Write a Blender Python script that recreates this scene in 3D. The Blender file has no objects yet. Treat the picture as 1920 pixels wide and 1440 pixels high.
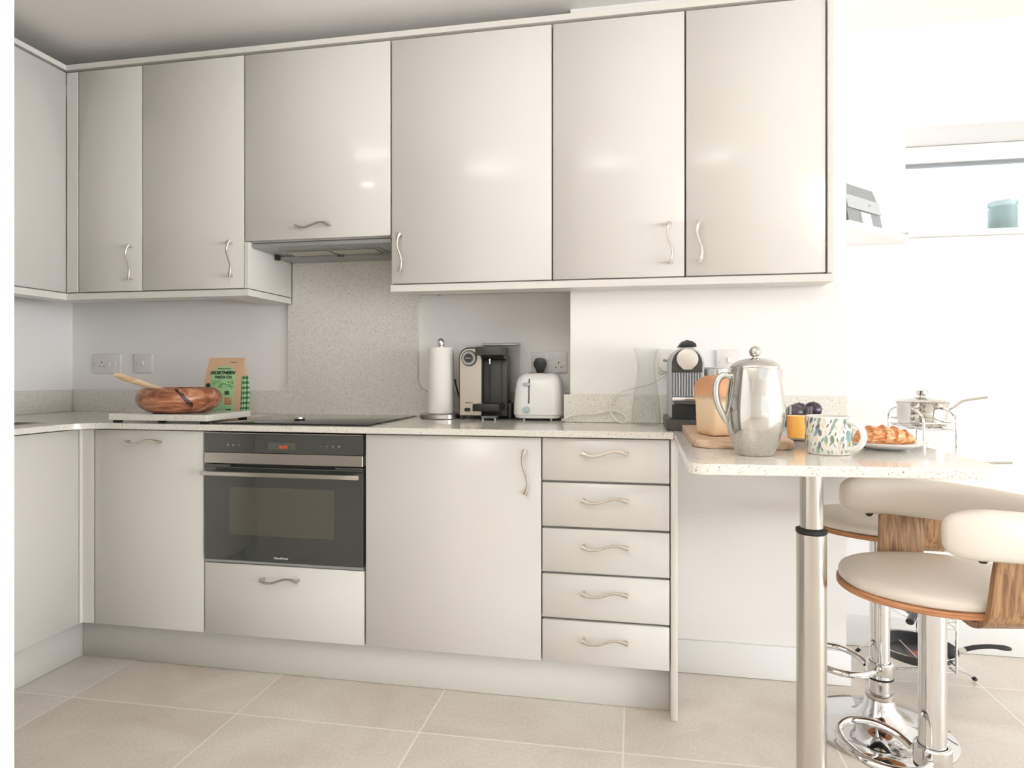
import bpy, bmesh, math, random
from mathutils import Vector, Matrix

random.seed(7)
PI = math.pi
scene = bpy.context.scene
COL = scene.collection

# ------------------------------------------------------------------ camera, world, lights, exposure
cam_data = bpy.data.cameras.new('camera')
cam = bpy.data.objects.new('camera', cam_data)
COL.objects.link(cam)
cam.location = (0.0, -2.0424, 1.0752)
cam.rotation_euler = (PI / 2, 0, 0.1865)
cam_data.sensor_width = 36
cam_data.lens = 36 * 1209.6 / 1920
cam_data.shift_x = -1.0 / 1920
cam_data.shift_y = -21.6 / 1920
cam_data.clip_start = 0.02
scene.camera = cam
scene.cycles.diffuse_bounces = 8
scene.cycles.max_bounces = 14

scene.view_settings.view_transform = 'Standard'
scene.view_settings.look = 'None'
scene.view_settings.exposure = -0.15
scene.view_settings.gamma = 1.0
scene.view_settings.use_curve_mapping = False

world = bpy.data.worlds.new('world')
scene.world = world
world.use_nodes = True
world.node_tree.nodes['Background'].inputs[0].default_value = (0.93, 0.97, 1.0, 1)
world.node_tree.nodes['Background'].inputs[1].default_value = 1.25


def area(name, loc, rot, sx, sy, power, color):
    l = bpy.data.lights.new(name, 'AREA')
    l.shape = 'RECTANGLE'
    l.size = sx
    l.size_y = sy
    l.energy = power
    l.color = color
    o = bpy.data.objects.new(name, l)
    o.location = loc
    o.rotation_euler = rot
    COL.objects.link(o)
    return o


# daylight through the garden doors (right wall) and the window behind the camera
area('daylight_garden_doors', (9.36, -3.9, 1.12), (0, PI / 2, 0), 2.15, 5.4, 620, (0.92, 0.96, 1.0))
area('daylight_rear_window', (4.1, -6.76, 1.3), (PI / 2, 0, 0), 4.8, 1.95, 16, (1.0, 0.97, 0.94))
area('added_roof_fill', (2.0, -3.9, 2.44), (0, 0, 0), 2.6, 2.2, 5, (1.0, 0.98, 0.96))  # extra fill from an invented roof opening, added to brighten the floor
area('daylight_high_window', (1.75, 0.985, 1.79), (-PI / 2, 0, 0), 1.3, 0.34, 1.0, (0.97, 0.985, 1.0))
# added fill bounced off the ceiling from behind the camera, an invented source
area('added_ceiling_fill', (-0.62, -2.45, 1.58), (PI, 0, 0), 0.4, 0.4, 58, (0.98, 0.975, 0.96))


# ------------------------------------------------------------------ materials
def srgb(r, g, b):
    f = lambda c: (c / 255 / 12.92) if c / 255 <= 0.04045 else ((c / 255 + 0.055) / 1.055) ** 2.4
    return (f(r), f(g), f(b), 1)


def lin(r, g, b):
    return (r, g, b, 1)


def mat(name, col, rough=0.5, metal=0.0, **kw):
    m = bpy.data.materials.new(name)
    m.use_nodes = True
    b = m.node_tree.nodes['Principled BSDF']
    b.inputs['Base Color'].default_value = col
    b.inputs['Roughness'].default_value = rough
    b.inputs['Metallic'].default_value = metal
    for k, v in kw.items():
        b.inputs[k.replace('_', ' ')].default_value = v
    return m


def nd(m, t, **kw):
    n = m.node_tree.nodes.new(t)
    for k, v in kw.items():
        if hasattr(n, k):
            setattr(n, k, v)
        else:
            n.inputs[k].default_value = v
    return n


def lk(m, a, ao, b, bi):
    m.node_tree.links.new(a.outputs[ao], b.inputs[bi])


def ramp(m, stops):
    r = nd(m, 'ShaderNodeValToRGB')
    e = r.color_ramp.elements
    e[0].position, e[0].color = stops[0]
    e[1].position, e[1].color = stops[-1]
    for p, c in stops[1:-1]:
        x = e.new(p)
        x.color = c
    return r


def coords(m, scale=(1, 1, 1), rot=(0, 0, 0), loc=(0, 0, 0), which='Object'):
    tc = nd(m, 'ShaderNodeTexCoord')
    mp = nd(m, 'ShaderNodeMapping')
    mp.inputs['Scale'].default_value = scale
    mp.inputs['Rotation'].default_value = rot
    mp.inputs['Location'].default_value = loc
    lk(m, tc, which, mp, 'Vector')
    return mp


def bump(m, src, out, strength, dist=0.002):
    b = nd(m, 'ShaderNodeBump', Strength=strength, Distance=dist)
    lk(m, src, out, b, 'Height')
    lk(m, b, 'Normal', m.node_tree.nodes['Principled BSDF'], 'Normal')


def mixcol(m, fac, a, b):
    x = nd(m, 'ShaderNodeMix', data_type='RGBA')
    ins = [s for s in x.inputs if s.type == 'RGBA']
    f = x.inputs[0]
    if hasattr(fac, 'outputs'):
        m.node_tree.links.new(fac.outputs[0], f)
    elif isinstance(fac, (int, float)):
        f.default_value = fac
    else:
        m.node_tree.links.new(fac, f)
    for s, v in ((ins[0], a), (ins[1], b)):
        if isinstance(v, tuple):
            s.default_value = v
        else:
            m.node_tree.links.new(v, s)
    return [o for o in x.outputs if o.type == 'RGBA'][0]


def setcol(m, sock):
    m.node_tree.links.new(sock, m.node_tree.nodes['Principled BSDF'].inputs['Base Color'])


def mathn(m, op, a, b=None):
    n = nd(m, 'ShaderNodeMath', operation=op)
    for i, v in enumerate((a, b)):
        if v is None:
            continue
        if isinstance(v, (int, float)):
            n.inputs[i].default_value = v
        else:
            m.node_tree.links.new(v, n.inputs[i])
    return n.outputs[0]


M = {}
# plaster walls
w = mat('white_plaster', lin(0.84, 0.828, 0.815), 0.85)
n = nd(w, 'ShaderNodeTexNoise', Scale=180.0, Detail=3.0)
lk(w, coords(w), 0, n, 'Vector')
bump(w, n, 0, 0.04, 0.001)
M['wall'] = w
M['ceiling'] = mat('ceiling_paint', lin(0.87, 0.855, 0.835), 0.9)
M['skirting'] = mat('satin_white_paint', lin(0.84, 0.84, 0.835), 0.35)
# gloss cabinet fronts (pale warm grey lacquer)
M['gloss'] = mat('pale_grey_gloss_lacquer', lin(0.665, 0.648, 0.612), 0.13)
M['carcass'] = mat('grey_melamine', lin(0.50, 0.48, 0.45), 0.45)
M['trim'] = mat('pale_grey_satin_trim', lin(0.69, 0.67, 0.63), 0.3)
M['plinth'] = mat('plinth_board', lin(0.66, 0.645, 0.605), 0.25)
M['chrome'] = mat('polished_chrome', lin(0.70, 0.70, 0.705), 0.05, 1.0)
M['steel'] = mat('brushed_steel', lin(0.57, 0.54, 0.495), 0.24, 1.0)
M['nickel'] = mat('satin_nickel', lin(0.64, 0.60, 0.54), 0.27, 1.0)
M['polished'] = mat('polished_steel', lin(0.60, 0.585, 0.555), 0.09, 1.0)
M['hoodmetal'] = mat('grey_hood_metal', lin(0.42, 0.43, 0.43), 0.4, 0.6)
M['black'] = mat('black_plastic', lin(0.016, 0.016, 0.016), 0.3)
M['softblack'] = mat('matt_black_rubber', lin(0.02, 0.02, 0.02), 0.6)
M['darkgrey'] = mat('dark_grey_plastic', lin(0.05, 0.048, 0.045), 0.35)
M['midgrey'] = mat('grey_plastic', lin(0.26, 0.27, 0.28), 0.4)
M['lightgrey'] = mat('light_grey_plastic', lin(0.46, 0.48, 0.50), 0.4)
M['whiteplastic'] = mat('white_plastic', lin(0.80, 0.79, 0.78), 0.25)
M['socketwhite'] = mat('white_socket_plastic', lin(0.74, 0.72, 0.71), 0.3)
M['ovenglass'] = mat('black_oven_glass', lin(0.040, 0.044, 0.041), 0.03)
M['ovenglass'].node_tree.nodes['Principled BSDF'].inputs['IOR'].default_value = 2.0
M['ovenwindow'] = mat('oven_window_glass', lin(0.078, 0.076, 0.058), 0.03)
M['ovenwindow'].node_tree.nodes['Principled BSDF'].inputs['IOR'].default_value = 2.0
M['hobglass'] = mat('black_hob_glass', lin(0.012, 0.012, 0.012), 0.05)
M['paper'] = mat('kitchen_paper', lin(0.84, 0.82, 0.77), 0.9)
n = nd(M['paper'], 'ShaderNodeTexVoronoi', Scale=160.0)
lk(M['paper'], coords(M['paper']), 0, n, 'Vector')
bump(M['paper'], n, 0, 0.25, 0.001)
M['ceramic'] = mat('white_ceramic', lin(0.82, 0.82, 0.80), 0.12)
M['kraft'] = mat('kraft_paper', srgb(206, 170, 140), 0.6)
M['green'] = mat('green_label', srgb(160, 202, 148), 0.6)
M['ink'] = mat('dark_green_ink', srgb(24, 44, 28), 0.6)
M['ink2'] = mat('mid_green_ink', srgb(84, 138, 78), 0.6)
M['pastaprint'] = mat('pasta_picture', srgb(206, 160, 122), 0.6)
M['blueknob'] = mat('pale_blue_plastic', srgb(176, 196, 204), 0.4)
M['whitecable'] = mat('white_cable', lin(0.74, 0.71, 0.66), 0.45)
M['leather'] = mat('cream_leather', lin(0.70, 0.64, 0.565), 0.36)
n = nd(M['leather'], 'ShaderNodeTexNoise', Scale=260.0, Detail=4.0)
lk(M['leather'], coords(M['leather']), 0, n, 'Vector')
bump(M['leather'], n, 0, 0.08, 0.001)
M['thread'] = mat('seam_thread', lin(0.52, 0.45, 0.37), 0.7)
M['darkprint'] = mat('dark_print', lin(0.03, 0.03, 0.03), 0.5)
M['whiteprint'] = mat('white_print', lin(0.75, 0.75, 0.72), 0.5)
M['greyprint'] = mat('grey_print', lin(0.22, 0.22, 0.21), 0.5)
M['red'] = mat('red_led', lin(0.5, 0.03, 0.01), 0.5, Emission_Color=(1, 0.08, 0.02, 1), Emission_Strength=0.55)
M['juice'] = mat('orange_juice', srgb(255, 196, 104), 0.25)
M['tealglass'] = mat('teal_glass', lin(0.55, 0.70, 0.72), 0.12, Transmission_Weight=0.6)
M['pupil'] = mat('red_spot', lin(0.40, 0.06, 0.05), 0.4)
M['nonstick'] = mat('nonstick_coating', lin(0.03, 0.032, 0.036), 0.32)
M['greypan'] = mat('frosted_machine_steel', lin(0.62, 0.57, 0.50), 0.38, 0.8)


def glass(name, tint=(1, 1, 1), ior=1.45, rough=0.0):
    """thin clear glass: tinted see-through plus Fresnel reflection"""
    m = bpy.data.materials.new(name)
    m.use_nodes = True
    nt = m.node_tree
    nt.nodes.remove(nt.nodes['Principled BSDF'])
    tr = nt.nodes.new('ShaderNodeBsdfTransparent')
    tr.inputs[0].default_value = (tint[0], tint[1], tint[2], 1)
    gl = nt.nodes.new('ShaderNodeBsdfGlossy')
    gl.inputs['Roughness'].default_value = rough
    lw = nt.nodes.new('ShaderNodeLayerWeight')
    pw = nt.nodes.new('ShaderNodeMath')
    pw.operation = 'POWER'
    pw.inputs[1].default_value = 3.5
    nt.links.new(lw.outputs['Facing'], pw.inputs[0])
    fr = nt.nodes.new('ShaderNodeMath')
    fr.operation = 'MULTIPLY_ADD'
    fr.inputs[1].default_value = ior - 0.95
    fr.inputs[2].default_value = 0.012
    nt.links.new(pw.outputs[0], fr.inputs[0])
    mx = nt.nodes.new('ShaderNodeMixShader')
    nt.links.new(fr.outputs[0], mx.inputs[0])
    nt.links.new(tr.outputs[0], mx.inputs[1])
    nt.links.new(gl.outputs[0], mx.inputs[2])
    nt.links.new(mx.outputs[0], nt.nodes['Material Output'].inputs['Surface'])
    return m


M['glass'] = glass('clear_glass', (0.985, 0.99, 0.985), 1.4)
M['smokeglass'] = glass('clear_tank_plastic', (0.965, 0.962, 0.955), 1.3, 0.05)
M['pane'] = glass('window_glass', (0.98, 0.99, 0.99), 1.2)

# speckled quartz
q = mat('speckled_quartz', lin(0.74, 0.71, 0.65), 0.12)
mp = coords(q)
v1 = nd(q, 'ShaderNodeTexVoronoi', Scale=330.0)
lk(q, mp, 0, v1, 'Vector')
sep = nd(q, 'ShaderNodeSeparateColor')
lk(q, v1, 'Color', sep, 0)
near = mathn(q, 'LESS_THAN', v1.outputs['Distance'], 0.42)
dk = mathn(q, 'MULTIPLY', mathn(q, 'GREATER_THAN', sep.outputs[0], 0.88), near)
ltt = mathn(q, 'MULTIPLY', mathn(q, 'GREATER_THAN', sep.outputs[1], 0.88), near)
nz = nd(q, 'ShaderNodeTexNoise', Scale=150.0, Detail=3.0)
lk(q, mp, 0, nz, 'Vector')
base = ramp(q, [(0.3, lin(0.67, 0.645, 0.59)), (0.7, lin(0.77, 0.75, 0.70))])
lk(q, nz, 0, base, 0)
c1 = mixcol(q, dk, base.outputs[0], lin(0.42, 0.38, 0.32))
c2 = mixcol(q, ltt, c1, lin(0.9, 0.88, 0.84))
v2 = nd(q, 'ShaderNodeTexVoronoi', Scale=90.0)
lk(q, mp, 0, v2, 'Vector')
sep2 = nd(q, 'ShaderNodeSeparateColor')
lk(q, v2, 'Color', sep2, 0)
d2 = mathn(q, 'MULTIPLY', mathn(q, 'GREATER_THAN', sep2.outputs[0], 0.9),
           mathn(q, 'LESS_THAN', v2.outputs['Distance'], 0.16))
setcol(q, mixcol(q, d2, c2, lin(0.22, 0.19, 0.16)))
M['quartz'] = q

# floor tiles 600 x 600 with pale grout
f = mat('beige_porcelain_tile', lin(0.5, 0.45, 0.39), 0.33)
mp = coords(f, loc=(0, 0, 0))
sx = nd(f, 'ShaderNodeSeparateXYZ')
lk(f, mp, 0, sx, 0)


def grout(axis, off, slope):
    other = sx.outputs['Y' if axis == 'X' else 'X']
    base_ = mathn(f, 'SUBTRACT', sx.outputs[axis], off)
    skew = mathn(f, 'SUBTRACT', base_, mathn(f, 'MULTIPLY', other, slope))
    t = mathn(f, 'DIVIDE', mathn(f, 'ADD', skew, 60.0), 0.6)
    fr = mathn(f, 'FRACT', t)
    d = mathn(f, 'ABSOLUTE', mathn(f, 'SUBTRACT', fr, 0.5))
    return mathn(f, 'GREATER_THAN', d, 0.4958), mathn(f, 'FLOOR', t)


gx, ix = grout('X', -0.031, 0.0)
gy, iy = grout('Y', -0.193, 0.0115)
g = mathn(f, 'MAXIMUM', gx, gy)
cmb = nd(f, 'ShaderNodeCombineXYZ')
f.node_tree.links.new(ix, cmb.inputs[0])
f.node_tree.links.new(iy, cmb.inputs[1])
wn = nd(f, 'ShaderNodeTexWhiteNoise', noise_dimensions='3D')
lk(f, cmb, 0, wn, 'Vector')
vadd = nd(f, 'ShaderNodeVectorMath', operation='MULTIPLY_ADD')
lk(f, wn, 'Color', vadd, 0)
vadd.inputs[1].default_value = (7, 7, 7)
lk(f, mp, 0, vadd, 2)
n1 = nd(f, 'ShaderNodeTexNoise', Scale=2.4, Detail=8.0, Roughness=0.62, Distortion=0.9)
lk(f, vadd, 0, n1, 'Vector')
r1 = ramp(f, [(0.30, lin(0.625, 0.56, 0.485)), (0.5, lin(0.69, 0.642, 0.575)), (0.72, lin(0.76, 0.725, 0.67))])
lk(f, n1, 0, r1, 0)
n2 = nd(f, 'ShaderNodeTexNoise', Scale=120.0, Detail=4.0)
lk(f, mp, 0, n2, 'Vector')
r2 = ramp(f, [(0.35, lin(0.93, 0.93, 0.93)), (0.65, lin(1.05, 1.05, 1.05))])
lk(f, n2, 0, r2, 0)
mul = nd(f, 'ShaderNodeMix', data_type='RGBA', blend_type='MULTIPLY')
mi = [s for s in mul.inputs if s.type == 'RGBA']
mul.inputs[0].default_value = 1.0
lk(f, r1, 0, mul, mul.inputs[:].index(mi[0]))
lk(f, r2, 0, mul, mul.inputs[:].index(mi[1]))
mo = [o for o in mul.outputs if o.type == 'RGBA'][0]
setcol(f, mixcol(f, g, mo, lin(0.86, 0.82, 0.74)))
bump(f, n2, 0, 0.05, 0.001)
M['tile'] = f


def wood(name, ca, cb, cc, scale, stretch, rough=0.4, dist=2.0, rot=(0, 0, 0), detail=4.0):
    m = mat(name, cb, rough)
    mp = coords(m, scale=stretch, rot=rot)
    n = nd(m, 'ShaderNodeTexNoise', Scale=scale, Detail=detail, Roughness=0.6, Distortion=dist)
    lk(m, mp, 0, n, 'Vector')
    r = ramp(m, [(0.34, ca), (0.5, cb), (0.66, cc)])
    lk(m, n, 0, r, 0)
    setcol(m, r.outputs[0])
    bump(m, n, 0, 0.05, 0.001)
    return m


M['walnut'] = wood('walnut_veneer', srgb(112, 78, 50), srgb(148, 110, 74), srgb(176, 140, 102), 6.0, (22, 22, 1.0), 0.38, 0.5)
M['plyedge'] = wood('plywood_edge', srgb(146, 92, 56), srgb(178, 122, 82), srgb(204, 150, 108), 5.0, (2, 2, 90), 0.45, 0.3)
M['acacia'] = wood('acacia_bowl_wood', srgb(116, 66, 44), srgb(160, 102, 72), srgb(198, 144, 112), 5.0, (1.2, 2.5, 4.5), 0.28, 2.6, rot=(0.3, 0.45, 0.2))
M['beech'] = wood('pale_spoon_wood', srgb(206, 176, 138), srgb(226, 200, 164), srgb(238, 216, 184), 8.0, (1, 6, 6), 0.5, 0.5)
M['board'] = wood('oak_board_wood', srgb(168, 134, 106), srgb(196, 164, 136), srgb(214, 188, 162), 7.0, (1.5, 9, 9), 0.5, 0.8)
# bowl: add dark knot streak
m = M['acacia']

# bread
cr = mat('bread_crust', srgb(226, 170, 124), 0.75)
mp = coords(cr)
sz = nd(cr, 'ShaderNodeSeparateXYZ')
lk(cr, mp, 0, sz, 0)
nz = nd(cr, 'ShaderNodeTexNoise', Scale=45.0, Detail=6.0)
lk(cr, mp, 0, nz, 'Vector')
zz = mathn(cr, 'ADD', sz.outputs['Z'], mathn(cr, 'MULTIPLY', mathn(cr, 'SUBTRACT', nz.outputs[0], 0.5), 0.02))
rr = ramp(cr, [(0.0, srgb(220, 188, 152)), (0.30, srgb(230, 204, 170)), (0.585, srgb(234, 210, 178)), (0.625, srgb(206, 180, 146)), (0.67, srgb(214, 164, 126)), (1.0, srgb(204, 144, 104))])
zr = mathn(cr, 'DIVIDE', zz, 0.155)
cr.node_tree.links.new(zr, rr.inputs[0])
setcol(cr, rr.outputs[0])
bump(cr, nz, 0, 0.3, 0.003)
M['bread'] = cr
cs = mat('croissant_crust', srgb(214, 140, 84), 0.5)
mp = coords(cs, scale=(18, 60, 60))
nz = nd(cs, 'ShaderNodeTexNoise', Scale=3.0, Detail=5.0)
lk(cs, mp, 0, nz, 'Vector')
rr = ramp(cs, [(0.35, srgb(190, 112, 62)), (0.5, srgb(218, 150, 100)), (0.68, srgb(240, 198, 152))])
lk(cs, nz, 0, rr, 0)
setcol(cs, rr.outputs[0])
bump(cs, nz, 0, 0.4, 0.003)
M['croissant'] = cs
pl = mat('plum_skin', srgb(60, 44, 58), 0.28)
M['plum'] = pl

# gingham side of the pasta packet
gg = mat('green_gingham', srgb(60, 110, 70), 0.6)
mp = coords(gg, scale=(1, 1, 1))
ss = nd(gg, 'ShaderNodeSeparateXYZ')
lk(gg, mp, 0, ss, 0)
a1 = mathn(gg, 'GREATER_THAN', mathn(gg, 'FRACT', mathn(gg, 'MULTIPLY', ss.outputs['Z'], 48.0)), 0.5)
a2 = mathn(gg, 'GREATER_THAN', mathn(gg, 'FRACT', mathn(gg, 'MULTIPLY', ss.outputs['Y'], 48.0)), 0.5)
cA = mixcol(gg, a1, srgb(186, 214, 176), srgb(92, 140, 96))
cB = mixcol(gg, a1, srgb(92, 140, 96), srgb(34, 74, 48))
setcol(gg, mixcol(gg, a2, cA, cB))
M['gingham'] = gg


# ------------------------------------------------------------------ mesh builder
class MB:
    def __init__(self):
        self.bm = bmesh.new()

    def _bevel(self, faces, bev, seg):
        edges = list({e for fc in faces for e in fc.edges})
        bmesh.ops.bevel(self.bm, geom=edges, offset=bev, segments=seg, profile=0.5, affect='EDGES', clamp_overlap=True)

    def box(self, x0, x1, y0, y1, z0, z1, bev=0, seg=2, edges=None):
        vs = [self.bm.verts.new((x, y, z)) for x in (x0, x1) for y in (y0, y1) for z in (z0, z1)]
        idx = [(0, 1, 3, 2), (4, 6, 7, 5), (0, 4, 5, 1), (2, 3, 7, 6), (0, 2, 6, 4), (1, 5, 7, 3)]
        fs = [self.bm.faces.new([vs[i] for i in q_]) for q_ in idx]
        if bev:
            if edges == 'z':
                es = [e for e in {e for fc in fs for e in fc.edges} if abs(e.verts[0].co.z - e.verts[1].co.z) > 1e-6]
                bmesh.ops.bevel(self.bm, geom=es, offset=bev, segments=seg, profile=0.5, affect='EDGES')
            elif edges == 'y':
                es = [e for e in {e for fc in fs for e in fc.edges} if abs(e.verts[0].co.y - e.verts[1].co.y) > 1e-6]
                bmesh.ops.bevel(self.bm, geom=es, offset=bev, segments=seg, profile=0.5, affect='EDGES')
            else:
                self._bevel(fs, bev, seg)
        return self

    def prism(self, pts, lo, hi, axis='z', bev=0, seg=2):
        """closed outline extruded along an axis"""
        def P(a, b, c):
            return (a, b, c) if axis == 'z' else ((a, c, b) if axis == 'y' else (c, a, b))
        lo_v = [self.bm.verts.new(P(a, b, lo)) for a, b in pts]
        hi_v = [self.bm.verts.new(P(a, b, hi)) for a, b in pts]
        f0 = self.bm.faces.new(lo_v)
        f1 = self.bm.faces.new(hi_v)
        nn = len(pts)
        for i in range(nn):
            j = (i + 1) % nn
            self.bm.faces.new([lo_v[i], lo_v[j], hi_v[j], hi_v[i]])
        if bev:
            es = list(set(f0.edges) | set(f1.edges))
            bmesh.ops.bevel(self.bm, geom=es, offset=bev, segments=seg, profile=0.5, affect='EDGES', clamp_overlap=True)
        return self

    def rings(self, rings, closed=False, cap=True, cyc=True):
        rv = [[self.bm.verts.new(p) for p in r] for r in rings]
        n_ = len(rv[0])
        m_ = len(rv)
        for i in range(m_ if closed else m_ - 1):
            a, b = rv[i], rv[(i + 1) % m_]
            for j in range(n_ if cyc else n_ - 1):
                k = (j + 1) % n_
                self.bm.faces.new([a[j], a[k], b[k], b[j]])
        if cap and not closed and cyc:
            self.bm.faces.new(rv[0])
            self.bm.faces.new(rv[-1])
        return self

    def lathe(self, prof, c=(0, 0), n_=48, z=0.0, close=True):
        """prof list of (r, z); r = 0 at an end makes a pole"""
        prev = None
        first = None
        for r, h in prof:
            if r < 1e-6:
                cur = [self.bm.verts.new((c[0], c[1], z + h))]
            else:
                cur = [self.bm.verts.new((c[0] + r * math.cos(2 * PI * k / n_), c[1] + r * math.sin(2 * PI * k / n_), z + h)) for k in range(n_)]
            if prev is not None:
                self._link(prev, cur)
            else:
                first = cur
            prev = cur
        if len(first) > 1 and close:
            self.bm.faces.new(first)
        if len(prev) > 1 and close:
            self.bm.faces.new(prev)
        return self

    def _link(self, a, b):
        if len(a) == 1 and len(b) == 1:
            return
        if len(a) == 1:
            for k in range(len(b)):
                self.bm.faces.new([a[0], b[k], b[(k + 1) % len(b)]])
        elif len(b) == 1:
            for k in range(len(a)):
                self.bm.faces.new([a[k], a[(k + 1) % len(a)], b[0]])
        else:
            for k in range(len(a)):
                j = (k + 1) % len(a)
                self.bm.faces.new([a[k], a[j], b[j], b[k]])

    def tube(self, pts, r, n_=12, closed=False, flat=1.0, up=None):
        """swept tube; r number or list; flat squashes the section along the frame's second axis"""
        P = [Vector(p) for p in pts]
        m_ = len(P)
        R = r if isinstance(r, (list, tuple)) else [r] * m_
        T = []
        for i in range(m_):
            if closed:
                t = P[(i + 1) % m_] - P[i - 1]
            else:
                t = P[min(i + 1, m_ - 1)] - P[max(i - 1, 0)]
            T.append(t.normalized())
        u_ = Vector(up) if up else (Vector((0, 0, 1)) if abs(T[0].z) < 0.9 else Vector((1, 0, 0)))
        N_ = (u_ - T[0] * u_.dot(T[0])).normalized()
        rg = []
        for i in range(m_):
            if i:
                N_ = (N_ - T[i] * N_.dot(T[i])).normalized()
            Bn = T[i].cross(N_)
            rg.append([tuple(P[i] + (N_ * math.cos(2 * PI * k / n_) + Bn * math.sin(2 * PI * k / n_) * flat) * R[i]) for k in range(n_)])
        return self.rings(rg, closed=closed)

    def cyl(self, p0, p1, r0, r1=None, n_=24, bev=0):
        p0, p1 = Vector(p0), Vector(p1)
        r1 = r0 if r1 is None else r1
        if bev:
            d = (p1 - p0).normalized()
            return self.tube([p0, p0 + d * 1e-5, p0 + d * bev, p1 - d * bev, p1 - d * 1e-5, p1], [r0 - bev, r0 - bev * 0.9, r0, r1, r1 - bev * 0.9, r1 - bev], n_)
        return self.tube([p0, p1], [r0, r1], n_)

    def ball(self, c, r, sc=(1, 1, 1), u_=24, v_=14, rotz=0.0):
        mtx = Matrix.Translation(c) @ Matrix.Rotation(rotz, 4, 'Z') @ Matrix.Diagonal((sc[0], sc[1], sc[2], 1))
        bmesh.ops.create_uvsphere(self.bm, u_segments=u_, v_segments=v_, radius=r, matrix=mtx)
        return self

    def move(self, mtx):
        bmesh.ops.transform(self.bm, matrix=mtx, verts=self.bm.verts)
        return self

    def build(self, name, m, parent=None, world=False, smooth=True, angle=35, label=None, subd=0):
        bmesh.ops.recalc_face_normals(self.bm, faces=self.bm.faces)
        if world and parent is not None:
            off = Vector((0, 0, 0))
            p = parent
            while p:
                off += p.location
                p = p.parent
            bmesh.ops.translate(self.bm, vec=-off, verts=self.bm.verts)
        me = bpy.data.meshes.new(name)
        self.bm.to_mesh(me)
        self.bm.free()
        me.materials.append(m)
        if smooth:
            me.shade_smooth()
            me.set_sharp_from_angle(angle=math.radians(angle))
        o = bpy.data.objects.new(name, me)
        COL.objects.link(o)
        if parent:
            o.parent = parent
        if subd:
            md = o.modifiers.new('smooth', 'SUBSURF')
            md.levels = md.render_levels = subd
        if label:
            o['label'] = label
        return o


def tag(o, label, cat, group=None):
    o['label'] = label
    o['category'] = cat
    if group:
        o['group'] = group
    return o


def thing(name, label, cat, loc=(0, 0, 0), rotz=0.0, group=None):
    o = bpy.data.objects.new(name, None)
    o.empty_display_size = 0.05
    o.location = loc
    o.rotation_euler = (0, 0, rotz)
    COL.objects.link(o)
    return tag(o, label, cat, group)


def struct(name, b, m, parent=None):
    o = b.build(name, m, parent)
    if parent is None:
        o['kind'] = 'structure'
    return o


def text_part(name, s, size, m, parent, loc, world=True, rot=(PI / 2, 0, 0), depth=0.0003, align='CENTER', shear=0.0, sx=1.0, bold=0.0, mtx=None):
    cu = bpy.data.curves.new(name, 'FONT')
    cu.body = s
    cu.size = size
    cu.extrude = depth
    cu.align_x = align
    cu.align_y = 'CENTER'
    cu.shear = shear
    cu.offset = bold
    tmp = bpy.data.objects.new('tmp', cu)
    COL.objects.link(tmp)
    dg = bpy.context.evaluated_depsgraph_get()
    dg.update()
    me = bpy.data.meshes.new_from_object(tmp.evaluated_get(dg))
    bpy.data.objects.remove(tmp)
    from mathutils import Euler
    mt = mtx or (Matrix.Translation(loc) @ Euler(rot).to_matrix().to_4x4() @ Matrix.Diagonal((sx, 1, 1, 1)))
    me.transform(mt)
    if world:
        off = Vector((0, 0, 0))
        p = parent
        while p:
            off += p.location
            p = p.parent
        me.transform(Matrix.Translation(-off))
    me.name = name
    me.materials.clear()
    me.materials.append(m)
    o = bpy.data.objects.new(name, me)
    COL.objects.link(o)
    o.parent = parent
    return o


def arc(cx, cy, r, a0, a1, n_=8):
    return [(cx + r * math.cos(math.radians(a0 + (a1 - a0) * k / n_)), cy + r * math.sin(math.radians(a0 + (a1 - a0) * k / n_))) for k in range(n_ + 1)]


def smooth_path(pts, sub=6, closed=False):
    P = [Vector(p) for p in pts]
    n_ = len(P)
    out = []
    rng = n_ if closed else n_ - 1
    for i in range(rng):
        p0 = P[(i - 1) % n_] if (closed or i > 0) else P[0]
        p1 = P[i]
        p2 = P[(i + 1) % n_]
        p3 = P[(i + 2) % n_] if (closed or i + 2 < n_) else P[-1]
        for k in range(sub):
            t = k / sub
            out.append(0.5 * ((2 * p1) + (-p0 + p2) * t + (2 * p0 - 5 * p1 + 4 * p2 - p3) * t * t + (-p0 + 3 * p1 - 3 * p2 + p3) * t ** 3))
    if not closed:
        out.append(P[-1])
    return out


# ------------------------------------------------------------------ the setting
YW, YP, YR, XL, CEIL = 0.582, 0.352, 0.713, -2.623, 2.423
PXL, PXR = -0.233, 0.717
struct('floor', MB().box(XL - 0.2, 9.6, -7.0, 1.1, -0.1, 0.0), M['tile'])
cl = MB()
cl.box(XL - 0.2, 0.7, -7.0, 1.1, CEIL, CEIL + 0.1).box(3.3, 9.6, -7.0, 1.1, CEIL, CEIL + 0.1).box(0.7, 3.3, -2.8, 1.1, CEIL, CEIL + 0.1).box(0.7, 3.3, -7.0, -5.0, CEIL, CEIL + 0.1)
struct('ceiling', cl, M['ceiling'])
struct('wall_left', MB().box(XL - 0.2, XL, -7.0, 1.1, 0, CEIL), M['wall'])
struct('wall_back', MB().box(XL, PXL, YW, 1.1, 0, CEIL), M['wall'])
struct('wall_pier', MB().box(PXL, PXR, YP, 1.1, 0, CEIL), M['wall'])
WX0, WX1, WZ0, WZ1 = 1.039, 2.45, 1.598, 2.028
wr = MB()
wr.box(PXR, WX0, YR, 1.1, 0, CEIL)
wr.box(WX1, 9.4, YR, 1.1, 0, CEIL)
wr.box(WX0, WX1, YR, 1.1, 0, WZ0)
wr.box(WX0, WX1, YR, 1.1, WZ1, CEIL)
struct('wall_rear', wr, M['wall'])
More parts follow.
